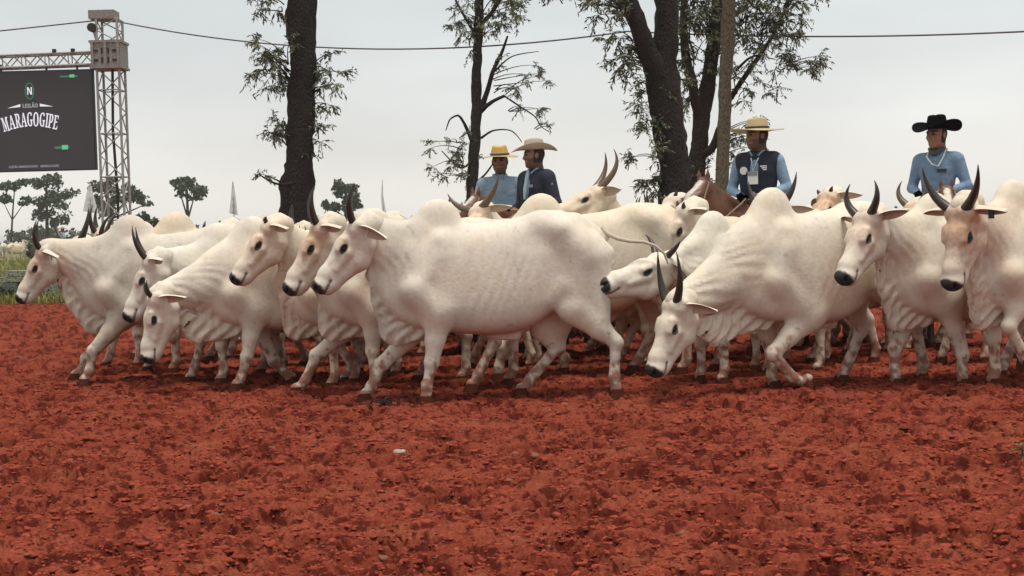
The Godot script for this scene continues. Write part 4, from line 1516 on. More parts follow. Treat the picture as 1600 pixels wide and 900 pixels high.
func build_horse(label: String, where: Vector3, yaw: float, scale := 0.92) -> Node3D:
	var t := thing("horse", label, "horse", where, yaw, "saddle horses ridden behind the herd")
	t.scale = Vector3.ONE * scale
	part(t, "body", horse_mesh, M.coat)
	# mane and tail as locks of hair
	var rng := RandomNumberGenerator.new()
	rng.seed = 8
	var b := Bag.new()
	for j in 46:
		var f := j / 45.0
		var a := Vector3(lerpf(0.34, 0.96, f), lerpf(1.45, 1.75, f), rng.randf_range(-0.02, 0.02))
		var e := a + Vector3(rng.randf_range(-0.06, 0.02), -rng.randf_range(0.10, 0.22), 0.09 + rng.randf_range(0, 0.05))
		b.put(tube_net(bez(a, a + Vector3(0, 0.02, 0.08), e, 4), [0.012, 0.013, 0.012, 0.008, 0.002], 4), PackedColorArray())
	part(t, "mane", b.mesh(), M.hair_black)
	var tb := Bag.new()
	for j in 26:
		var o := Vector3(rng.randf_range(-0.03, 0.03), 0, rng.randf_range(-0.04, 0.04))
		tb.put(tube_net(bez(Vector3(-0.97, 1.27, 0) + o * 0.4, Vector3(-1.14, 1.2, 0) + o, Vector3(-1.10, 0.55 + rng.randf_range(-0.1, 0.1), 0) + o * 2.0, 6), [0.016, 0.02, 0.02, 0.018, 0.014, 0.008, 0.002], 4), PackedColorArray())
	part(t, "tail", tb.mesh(), M.hair_black)
	var eye := SphereMesh.new()
	eye.radius = 0.019
	eye.height = 0.038
	for e: float in [-1.0, 1.0]:
		part(t, "eye", eye, M.eye, Transform3D(Basis.IDENTITY, Vector3(1.123, 1.585, 0.082 * e)))
		for q in [[0.515 + 0.07 * e, 0.145], [-0.755 - 0.07 * e, 0.145]]:
			var hf := CylinderMesh.new()
			hf.top_radius = 0.045
			hf.bottom_radius = 0.062
			hf.height = 0.085
			part(t, "hoof", hf, M.hoof, Transform3D(Basis.IDENTITY, Vector3(q[0], 0.035, q[1] * e)))
	# bridle: noseband, cheek straps, reins; saddle
	var loop := []
	var lr := []
	for q in 17:
		var an := TAU * q / 16.0
		loop.append(Vector3(1.265, 1.355, 0) + Vector3(0.72, 0.69, 0) * 0.088 * cos(an) + Vector3(0, 0, 1) * 0.071 * sin(an) + Vector3(-0.02, -0.02, 0))
		lr.append(0.011)
	part(t, "noseband", net_mesh(tube_net(loop, lr, 6)), M.rope)
	for e: float in [-1.0, 1.0]:
		tube(t, "cheek_strap", [Vector3(1.23, 1.34, 0.078 * e), Vector3(1.10, 1.50, 0.098 * e), Vector3(0.975, 1.72, 0.082 * e), Vector3(0.97, 1.765, 0.0)], [0.010, 0.010, 0.010, 0.010], M.rope, 6)
		tube(t, "rein", [Vector3(1.26, 1.30, 0.08 * e), Vector3(0.95, 1.34, 0.20 * e), Vector3(0.6, 1.50, 0.16 * e), Vector3(0.36, 1.56, 0.04 * e)], [0.008, 0.008, 0.008, 0.008], M.rope, 6)
	var sd := Field.new()
	sd.setup(Vector3(-0.4, 0.95, -0.36), Vector3(0.4, 1.62, 0.36), 0.019)
	sd.cap(Vector3(-0.26, 1.40, 0), 0.09, Vector3(0.20, 1.40, 0), 0.08, 0.05)
	sd.cap(Vector3(-0.30, 1.43, -0.08), 0.055, Vector3(-0.30, 1.43, 0.08), 0.055, 0.08)
	sd.cap(Vector3(0.24, 1.44, 0), 0.045, Vector3(0.27, 1.54, 0), 0.03, 0.05)
	for e: float in [-1.0, 1.0]:
		sd.cap(Vector3(-0.02, 1.36, 0.18 * e), 0.10, Vector3(0.02, 1.02, 0.29 * e), 0.12, 0.08, 1.8)
	part(t, "saddle", net_mesh(sd.net()), M.leather)
	return t

# ---------------------------------------------------------------- riders
static func face_field() -> Array:
	var g := Field.new()
	g.setup(Vector3(-0.14, -0.25, -0.12), Vector3(0.15, 0.15, 0.12), 0.0056)
	g.ell(Vector3(-0.012, 0.02, 0), Vector3(0.100, 0.102, 0.077), 0.01)
	g.ell(Vector3(0.035, -0.035, 0), Vector3(0.058, 0.075, 0.058), 0.04)
	g.cap(Vector3(0.055, -0.085, 0), 0.032, Vector3(0.068, -0.098, 0), 0.022, 0.035)
	for e: float in [-1.0, 1.0]:
		g.cap(Vector3(-0.01, -0.06, 0.05 * e), 0.02, Vector3(0.05, -0.09, 0.02 * e), 0.02, 0.03)
		g.cap(Vector3(0.078, 0.032, 0.012 * e), 0.011, Vector3(0.068, 0.032, 0.05 * e), 0.011, 0.02)
		g.ell(Vector3(0.064, -0.02, 0.046 * e), Vector3(0.022, 0.02, 0.018), 0.02)
		g.ell(Vector3(-0.012, -0.005, 0.079 * e), Vector3(0.021, 0.033, 0.009), 0.008, 0.2)
		g.ell(Vector3(0.089, 0.014, 0.031 * e), Vector3(0.012, 0.010, 0.016), 0.012, 0.0, true)
	g.cap(Vector3(0.086, 0.018, 0), 0.009, Vector3(0.106, -0.022, 0), 0.0125, 0.012)
	g.cap(Vector3(0.092, -0.026, -0.012), 0.009, Vector3(0.092, -0.026, 0.012), 0.009, 0.01)
	g.cap(Vector3(0.082, -0.054, -0.018), 0.009, Vector3(0.082, -0.054, 0.018), 0.009, 0.012)
	g.cap(Vector3(0.095, -0.056, -0.022), 0.003, Vector3(0.095, -0.056, 0.022), 0.003, 0.005, 1.0, true)
	g.cap(Vector3(-0.022, -0.07, 0), 0.056, Vector3(-0.04, -0.20, 0), 0.058, 0.03)
	return g.net()

# a hand closed on the reins: x towards the knuckles, thumb on top
static func hand_field() -> Array:
	var g := Field.new()
	g.setup(Vector3(-0.06, -0.07, -0.05), Vector3(0.12, 0.06, 0.05), 0.0046)
	g.cap(Vector3(-0.05, 0, 0), 0.024, Vector3(0.0, 0, 0), 0.026, 0.01, 1.25)
	g.cap(Vector3(0.0, 0.015, 0), 0.022, Vector3(0.055, 0.02, 0), 0.018, 0.02, 1.4)
	g.cap(Vector3(0.0, -0.015, 0), 0.022, Vector3(0.052, -0.022, 0), 0.018, 0.02, 1.4)
	for q in 4:
		var y := 0.030 - q * 0.020
		var l: float = [0.92, 1.0, 0.95, 0.78][q]
		var k := Vector3(0.064, y, 0.006)
		var m := k + Vector3(0.016, -0.002, 0.030 * l)
		var e := m + Vector3(-0.030 * l, 0, 0.012)
		g.chain([k - Vector3(0.02, 0, 0), k, m, e], [0.0098, 0.0095, 0.0088, 0.0075], 0.004)
	g.chain([Vector3(0.0, 0.026, 0.006), Vector3(0.03, 0.043, 0.016), Vector3(0.058, 0.042, 0.028)], [0.013, 0.011, 0.0085], 0.006)
	return g.net()

const HAND_AT := Vector3(0.29, 0.17, 0.06)

func torso_shape(g: Field, grow: float) -> void:
	g.ell(Vector3(-0.01, 0.06, 0), Vector3(0.135 + grow, 0.13, 0.165 + grow), 0.06)
	g.ell(Vector3(0.0, 0.22, 0), Vector3(0.118 + grow, 0.19, 0.150 + grow), 0.06)
	g.ell(Vector3(0.005, 0.40, 0), Vector3(0.118 + grow, 0.165, 0.172 + grow), 0.06)
	g.cap(Vector3(-0.01, 0.515, -0.145), 0.062 + grow, Vector3(-0.01, 0.515, 0.145), 0.062 + grow, 0.06)
	g.cap(Vector3(-0.02, 0.53, 0), 0.065 + grow, Vector3(-0.015, 0.59, 0), 0.05 + grow, 0.05)

func arm_shape(g: Field, grow: float) -> void:
	for e: float in [-1.0, 1.0]:
		var sh := Vector3(-0.01, 0.505, 0.185 * e)
		var el := Vector3(-0.03, 0.25, 0.265 * e)
		var wr := HAND_AT * Vector3(1, 1, e) + Vector3(-0.055, 0.01, 0.02 * e)
		g.cap(sh, 0.062 + grow, el, 0.046 + grow, 0.03)
		g.cap(el, 0.047 + grow, wr, 0.031 + grow, 0.025)

func rider_body() -> Array:
	var g := Field.new()
	g.setup(Vector3(-0.22, -0.62, -0.46), Vector3(0.62, 0.68, 0.46), 0.0125)
	torso_shape(g, 0.0)
	arm_shape(g, 0.0)
	for e: float in [-1.0, 1.0]:
		var kn := Vector3(0.36, -0.06, 0.30 * e)
		var an := Vector3(0.22, -0.46, 0.33 * e)
		g.cap(Vector3(0.0, 0.03, 0.10 * e), 0.10, kn, 0.070, 0.05)
		g.cap(kn, 0.068, kn.lerp(an, 0.4) + Vector3(-0.02, 0, 0), 0.062, 0.03)
		g.cap(kn.lerp(an, 0.4) + Vector3(-0.02, 0, 0), 0.062, an, 0.046, 0.03)
		g.cap(an + Vector3(-0.03, -0.06, 0), 0.042, an + Vector3(0.17, -0.075, 0.02 * e), 0.034, 0.03, 0.9)
	return g.net()

func vest_net(sleeves: bool) -> Array:
	var g := Field.new()
	g.setup(Vector3(-0.22, -0.04, -0.40), Vector3(0.36, 0.68, 0.40), 0.0125)
	torso_shape(g, 0.019)
	if sleeves:
		arm_shape(g, 0.014)
	# open front with lapels, neck hole, and the hem
	g.cap(Vector3(0.17, 0.18, 0), 0.035, Vector3(0.16, 0.56, 0), 0.075, 0.012, 1.0, true)
	g.cap(Vector3(-0.03, 0.60, 0), 0.072, Vector3(0.02, 0.70, 0), 0.08, 0.01, 1.0, true)
	g.ell(Vector3(0, -0.12, 0), Vector3(0.4, 0.14, 0.4), 0.01, 0.0, true)
	return g.net()

func hat_net(brim: float, curl: float, tall: float, pinch: float) -> Array:
	var p := PackedVector3Array()
	var nn := PackedVector3Array()
	var idx := PackedInt32Array()
	var prof := []   # radius, height, how far out on the brim
	for q in 7:
		prof.append([0.012 + 0.070 * sin(q / 6.0 * PI / 2.0), tall * (1.0 - 0.26 * pow(q / 6.0, 2.6)), 0.0])
	prof.append([0.089, tall * 0.45, 0.0])
	prof.append([0.093, 0.02, 0.0])
	prof.append([0.098, 0.004, 0.02])
	for q in 8:
		var t := (q + 1) / 8.0
		prof.append([lerpf(0.098, brim, t), 0.0, t])
	prof.append([brim, -0.006, 1.0])
	for q in 8:
		var t := 1.0 - (q + 1) / 8.0
		prof.append([lerpf(0.094, brim, t), -0.006, t])
	prof.append([0.088, 0.02, 0.0])
	var sides := 36
	for r: Array in prof:
		for s in sides:
			var an := TAU * s / sides
			var t: float = r[2]
			var lift: float = curl * pow(absf(sin(an)), 2.0) * t * t - curl * 0.35 * pow(absf(cos(an)), 3.0) * t * t
			var crown: float = 1.0 - pinch * pow(absf(sin(an)), 2.0) * clampf(r[1] / tall, 0.0, 1.0)
			var top_dent: float = -0.022 * smoothstep(0.06, 0.0, absf(sin(an)) * r[0]) * float(r[1] > tall * 0.8) * float(r[0] < 0.075)
			p.push_back(Vector3(cos(an) * r[0] * 1.13, r[1] + lift + top_dent, sin(an) * r[0] * crown * (1.0 - 0.10 * t)))
	for j in prof.size() - 1:
		for s in sides:
			var a := j * sides + s
			var b := j * sides + (s + 1) % sides
			idx.append_array(PackedInt32Array([a, b, a + sides, b, b + sides, a + sides]))
	nn.resize(p.size())
	nn.fill(Vector3.ZERO)
	for q in range(0, idx.size(), 3):
		var n := (p[idx[q + 2]] - p[idx[q]]).cross(p[idx[q + 1]] - p[idx[q]])
		for e in 3:
			nn[idx[q + e]] += n
	for q in nn.size():
		nn[q] = nn[q].normalized() if nn[q].length() > 1e-9 else Vector3.UP
	return [p, nn, idx]

var horse_mesh: ArrayMesh
var body_net := []
var face_net := []
var hand_net := []

# spec: skin, shirt, trousers, vest (colour or null), sleeves, hat [brim, curl, tall, pinch, crown colour, brim colour], beard, look (turn of the head)
func build_rider(label: String, where: Vector3, yaw: float, sp: Dictionary) -> Node3D:
	var t := thing("person", label, "person", where, yaw, "mounted riders in hats behind the herd")
	t.scale = Vector3.ONE * 1.06
	var bag := Bag.new()
	var n := FastNoiseLite.new()
	n.seed = 17
	n.frequency = 9.0
	var cols := PackedColorArray()
	for v: Vector3 in body_net[0]:
		var k: Color = sp.shirt
		if v.y < 0.03 or (v.y < 0.12 and v.x > 0.12 and absf(v.z) > 0.10 and v.y < 0.10 - v.x * 0.1):
			k = sp.trousers
			if v.y < -0.40:
				k = Color(0.06, 0.03, 0.018)
		elif v.y > 0.60:
			k = sp.skin
		cols.push_back(k.lerp(k * 0.72, clampf(n.get_noise_3dv(v) * 1.2, 0.0, 1.0)))
	bag.put(body_net, cols)
	var look: float = sp.get("look", 0.0)
	var ht := Transform3D(Basis(Vector3.UP, look) * Basis(Vector3(0, 0, 1), -0.06), Vector3(0.015, 0.735, 0))
	cols = PackedColorArray()
	for v: Vector3 in face_net[0]:
		var k: Color = sp.skin
		k = k.lerp(Color(0.30, 0.10, 0.07), smoothstep(0.016, 0.006, absf(v.y + 0.055)) * float(v.x > 0.07) * 0.5)
		if v.x < 0.018 - maxf(v.y, -0.03) * 0.2 and v.y > -0.075 + n.get_noise_3dv(v * 8.0) * 0.01 and absf(v.z) < 0.082:
			k = Color(0.022, 0.016, 0.013)
		elif sp.beard and v.y < -0.022 and v.x < 0.098 and v.y > -0.13 and not (v.y > -0.066 and v.y < -0.045 and v.x > 0.075):
			k = k.lerp(Color(0.025, 0.018, 0.015), clampf((-0.022 - v.y) * 60.0, 0.0, 0.6))
		if absf(v.y - 0.036) < 0.008 and v.x > 0.05 and absf(v.z) > 0.012:
			k = Color(0.03, 0.02, 0.016)
		cols.push_back(k)
	bag.put(face_net, cols, ht)
	for e: float in [-1.0, 1.0]:
		var hb := Basis(Vector3(0.97, -0.05, 0), Vector3(0.05, 0.97, 0), Vector3(0, 0, -e)) * Basis(Vector3.UP, 0.45)
		bag.put(hand_net, flat_colours(hand_net[0].size(), sp.skin), Transform3D(hb, HAND_AT * Vector3(1, 1, e)))
	part(t, "body", bag.mesh(), M.person)
	var ball := SphereMesh.new()
	ball.radius = 0.011
	ball.height = 0.022
	for e: float in [-1.0, 1.0]:
		part(t, "eye", ball, M.eye, ht * Transform3D(Basis.IDENTITY, Vector3(0.082, 0.013, 0.031 * e)))
	var h: Array = sp.hat
	var hn := hat_net(h[0], h[1], h[2], h[3])
	var hc := PackedColorArray()
	for v: Vector3 in hn[0]:
		hc.push_back(h[4] if Vector2(v.x, v.z).length() < 0.108 and v.y > 0.02 else h[5])
	var hat := part(t, "hat", net_mesh(hn, hc), M.straw if h[4].r > 0.1 else M.felt, ht * Transform3D(Basis(Vector3(0, 0, 1), sp.get("tip", 0.0)), Vector3(-0.008, 0.062, 0)))
	var band := []
	var br := []
	for q in 33:
		var an := TAU * q / 32.0
		band.append(Vector3(cos(an) * 0.096 * 1.13, 0.018, sin(an) * 0.096))
		br.append(0.009)
	part(hat, "hat_band", net_mesh(tube_net(band, br, 6)), M.leather if h[4].r > 0.1 else M.felt)
	if sp.get("vest") != null:
		var vn: Array = jacket if sp.sleeves else waistcoat
		part(t, "jacket" if sp.sleeves else "vest", net_mesh(vn, flat_colours(vn[0].size(), sp.vest)), M.person)
	# collar points
	for e: float in [-1.0, 1.0]:
		part(t, "collar", net_mesh(tube_net([Vector3(-0.05, 0.60, 0.065 * e), Vector3(0.03, 0.595, 0.062 * e), Vector3(0.085, 0.555, 0.028 * e)], [0.014, 0.016, 0.010], 6), flat_colours(20, sp.shirt)), M.person)
	return t

var jacket := []
var waistcoat := []

func mark(parent: Node3D, called: String, size: Vector3, at: Vector3, m: Material, turn := 0.0) -> MeshInstance3D:
	var b := BoxMesh.new()
	b.size = size
	return part(parent, called, b, m, Transform3D(Basis(Vector3.UP, turn), at))

func build_people() -> void:
	var hb := horse_body()
	horse_mesh = net_mesh(hb[0], hb[1])
	body_net = rider_body()
	face_net = face_field()
	hand_net = hand_field()
	jacket = vest_net(true)
	waistcoat = vest_net(false)
	var seat := Vector3(0, 1.27, 0)
	# the one who leads on the brown horse with the blaze
	var p3 := Vector3(2.43, 0, -13.75)
	build_horse("bay horse with white blaze and rope bridle, ridden by the man in the navy vest", p3 + Vector3(0.06, 0, 0.0), 180 + 42, 0.955)
	var r := build_rider("bearded rider in straw hat, navy vest over light blue shirt, white badge on lanyard", p3 + seat + Vector3(0, 0.05, 0), 180 + 62,
		{"skin": Color(0.27, 0.14, 0.098), "shirt": Color(0.24, 0.36, 0.50), "trousers": Color(0.04, 0.05, 0.08), "vest": Color(0.012, 0.017, 0.036), "sleeves": false, "beard": true, "look": -0.75,
		"hat": [0.228, -0.02, 0.115, 0.10, Color(0.66, 0.54, 0.31), Color(0.64, 0.52, 0.30)], "tip": 0.05})
	tube(r, "lanyard", [Vector3(0.02, 0.60, 0.075), Vector3(0.10, 0.52, 0.03), Vector3(0.15, 0.41, 0.0), Vector3(0.10, 0.52, -0.03), Vector3(0.02, 0.60, -0.075)], [0.006, 0.006, 0.006, 0.006, 0.006], M.white, 5)
	var bd := mark(r, "name_badge", Vector3(0.008, 0.115, 0.095), Vector3(0.158, 0.35, 0.0), M.white)
	mark(bd, "badge_header", Vector3(0.004, 0.035, 0.090), Vector3(0.007, 0.038, 0.0), M.grey)
	var disc := CylinderMesh.new()
	disc.top_radius = 0.036
	disc.bottom_radius = 0.036
	disc.height = 0.006
	part(r, "round_patch", disc, M.white, Transform3D(Basis(Vector3(0, 0, 1), PI / 2) * Basis.IDENTITY, Vector3(0.129, 0.42, 0.095)).rotated_local(Vector3(1, 0, 0), 0.0))
	for q in 3:
		mark(r, "logo_mark", Vector3(0.006, 0.010, 0.062 - 0.014 * q), Vector3(0.130, 0.455 - q * 0.016, -0.092 - 0.006 * q), M.white)
	# the two who talk
	var p1 := Vector3(-0.10, 0, -15.6)
	build_horse("bay horse carrying the rider in the yellow straw hat", p1 + Vector3(0.02, 0, 0.05), 180 - 40, 0.88)
	build_rider("rider in yellow-crowned straw hat and pale blue shirt, facing the herd", p1 + seat + Vector3(0, -0.04, 0), -90 + 5,
		{"skin": Color(0.27, 0.14, 0.098), "shirt": Color(0.27, 0.37, 0.48), "trousers": Color(0.05, 0.06, 0.09), "vest": null, "sleeves": false, "beard": true, "look": -0.25,
		"hat": [0.21, -0.015, 0.115, 0.08, Color(0.76, 0.50, 0.14), Color(0.64, 0.52, 0.30)], "tip": -0.04})
	var p2 := Vector3(0.28, 0, -14.9)
	build_horse("bay horse under the rider in the navy jacket", p2 + Vector3(0.05, 0, 0), 180 + 40)
	r = build_rider("rider in beige felt hat and long-sleeved navy jacket, turned to another rider", p2 + seat + Vector3(0, -0.02, 0), 180 + 38,
		{"skin": Color(0.30, 0.15, 0.10), "shirt": Color(0.30, 0.42, 0.52), "trousers": Color(0.05, 0.06, 0.09), "vest": Color(0.014, 0.017, 0.034), "sleeves": true, "beard": true, "look": -0.5,
		"hat": [0.205, 0.06, 0.115, 0.16, Color(0.62, 0.52, 0.44), Color(0.58, 0.48, 0.40)], "tip": 0.04})
	mark(r, "logo_mark", Vector3(0.006, 0.030, 0.055), Vector3(0.132, 0.43, -0.085), M.grey)
	mark(r, "sleeve_stripe", Vector3(0.055, 0.016, 0.006), Vector3(-0.01, 0.44, -0.270), M.white)
	tube(r, "neckerchief", [Vector3(0.05, 0.59, 0.05), Vector3(0.10, 0.55, 0.0), Vector3(0.135, 0.40, 0.0), Vector3(0.14, 0.30, 0.01)], [0.016, 0.022, 0.024, 0.012], M.pale_blue, 6)
	# the one in the black hat
	var p4 := Vector3(4.26, 0, -14.0)
	build_horse("bay horse under the rider in the black hat", p4, 180 + 78, 0.88)
	r = build_rider("rider in black felt hat and denim blue shirt with white cord round neck", p4 + seat + Vector3(0, 0.03, 0), 180 + 52,
		{"skin": Color(0.34, 0.165, 0.115), "shirt": Color(0.19, 0.29, 0.43), "trousers": Color(0.07, 0.035, 0.025), "vest": null, "sleeves": false, "beard": false, "look": -0.35,
		"hat": [0.225, 0.075, 0.135, 0.2, Color(0.006, 0.006, 0.007), Color(0.006, 0.006, 0.007)], "tip": 0.02})
	tube(r, "neck_cord", [Vector3(0.0, 0.60, 0.078), Vector3(0.115, 0.53, 0.06), Vector3(0.142, 0.46, 0.0), Vector3(0.135, 0.44, -0.055), Vector3(0.08, 0.53, -0.085), Vector3(0.0, 0.60, -0.078)], [0.008, 0.008, 0.008, 0.008, 0.008, 0.008], M.white, 6)
	tube(r, "bandana", [Vector3(0.02, 0.61, 0.07), Vector3(0.07, 0.575, 0.03), Vector3(0.085, 0.56, 0.0), Vector3(0.07, 0.575, -0.03), Vector3(0.02, 0.61, -0.07)], [0.018, 0.026, 0.03, 0.026, 0.018], M.print, 8)
	mark(r, "pocket_pen_case", Vector3(0.02, 0.030, 0.085), Vector3(0.128, 0.40, -0.085), M.dark)
	mark(r, "belt_pouch", Vector3(0.10, 0.11, 0.18), Vector3(0.16, 0.02, 0.13), M.leather)
	# far rider beyond the grass
	var pf := Vector3(-26.7, -0.1, -84.0)
	build_horse("far bay horse carrying a rider across the grass", pf, 180 + 20)
	build_rider("far rider in tan hat and pale blue shirt beyond the grass", pf + seat, 180 + 20,
		{"skin": Color(0.3, 0.16, 0.11), "shirt": Color(0.36, 0.44, 0.60), "trousers": Color(0.05, 0.06, 0.09), "vest": null, "sleeves": false, "beard": false, "look": 0.3,
		"hat": [0.21, 0.03, 0.11, 0.1, Color(0.52, 0.36, 0.22), Color(0.52, 0.36, 0.22)]})

func build_far_cattle() -> void:
	# deeper ranks of the herd, mostly hidden
	var ranks := [[-2.55, -14.5, 186, 0], [-0.75, -14.7, 176, 3], [1.05, -15.3, 190, 5], [0.55, -14.2, 184, 2], [2.2, -14.9, 178, 9], [3.4, -14.6, 188, 7], [-4.0, -15.1, 182, 4], [4.9, -13.6, 190, 1], [5.2, -12.2, 196, 4], [-1.6, -15.6, 181, 1], [0.2, -12.9, 184, 1], [2.9, -13.9, 186, 2], [-2.2, -13.35, 183, 3], [-0.4, -16.4, 178, 0]]
	var filler := RandomNumberGenerator.new()
	filler.seed = 21
	for j in 18:  # rear cattle added, mostly hidden, to keep low back light from under the herd
		var c: Node3D = get_node("zebu_cow" if j % 5 == 0 else "zebu_cow_%03d" % (1 + j * 3 % 9)).duplicate()
		c.name = "zebu_cow_%03d" % (150 + j)
		add_child(c)
		c.position = Vector3(-3.0 + (j % 9) * 0.72 + filler.randf_range(-0.15, 0.15), 0, -16.7 - (j / 9) * 1.2 - (j % 2) * 0.55 + filler.randf_range(-0.2, 0.2))
		c.rotation_degrees.y = 180 + filler.randf_range(-9, 9)
		tag(c, "zebu cow in rearmost ranks added behind the riders to block low back light", "cow", "rearmost zebu cattle added behind the riders")
	for j in ranks.size():
		var q: Array = ranks[j]
		var c: Node3D = get_node("zebu_cow" if q[3] == 0 else "zebu_cow_%03d" % q[3]).duplicate()
		c.name = "zebu_cow_%03d" % (100 + j)
		add_child(c)
		c.position = Vector3(q[0], 0, q[1])
		c.rotation_degrees.y = q[2]
		c.scale = Vector3.ONE * 1.0
		tag(c, "zebu cow deep in the herd, only its back showing, " + ["nearest the thick trunk", "below the yellow straw hat", "below the slender tree", "below the navy jacket", "below the pale trunk", "below the black hat", "below the lattice tower", "beyond the wide-horned cow", "beside the wide-horned cow", "before the thick bare trunk", "behind the large striding cow", "behind the bent-legged cow", "behind the cow with horn buds", "before the slender tree"][j], "cow", "white zebu cattle driven across the red arena")
	var rng := RandomNumberGenerator.new()
	rng.seed = 44
	for j in 24:
		var src: Node3D = get_node(["zebu_cow", "zebu_cow_002", "zebu_cow_005", "zebu_cow_012"][j % 4])
		var c: Node3D = src.duplicate()
		c.name = "zebu_cow_%03d" % (200 + j)
		add_child(c)
		var z := -rng.randf_range(118, 150)
		c.position = Vector3(-0.366 * -z + (j + rng.randf()) * 0.66 * -z / 130.0, -0.11, z)
		c.rotation_degrees.y = rng.randf_range(0, 360)
		tag(c, "far pale zebu cow of the herd standing beyond the grass field", "cow", "far zebu cattle beyond the grass")

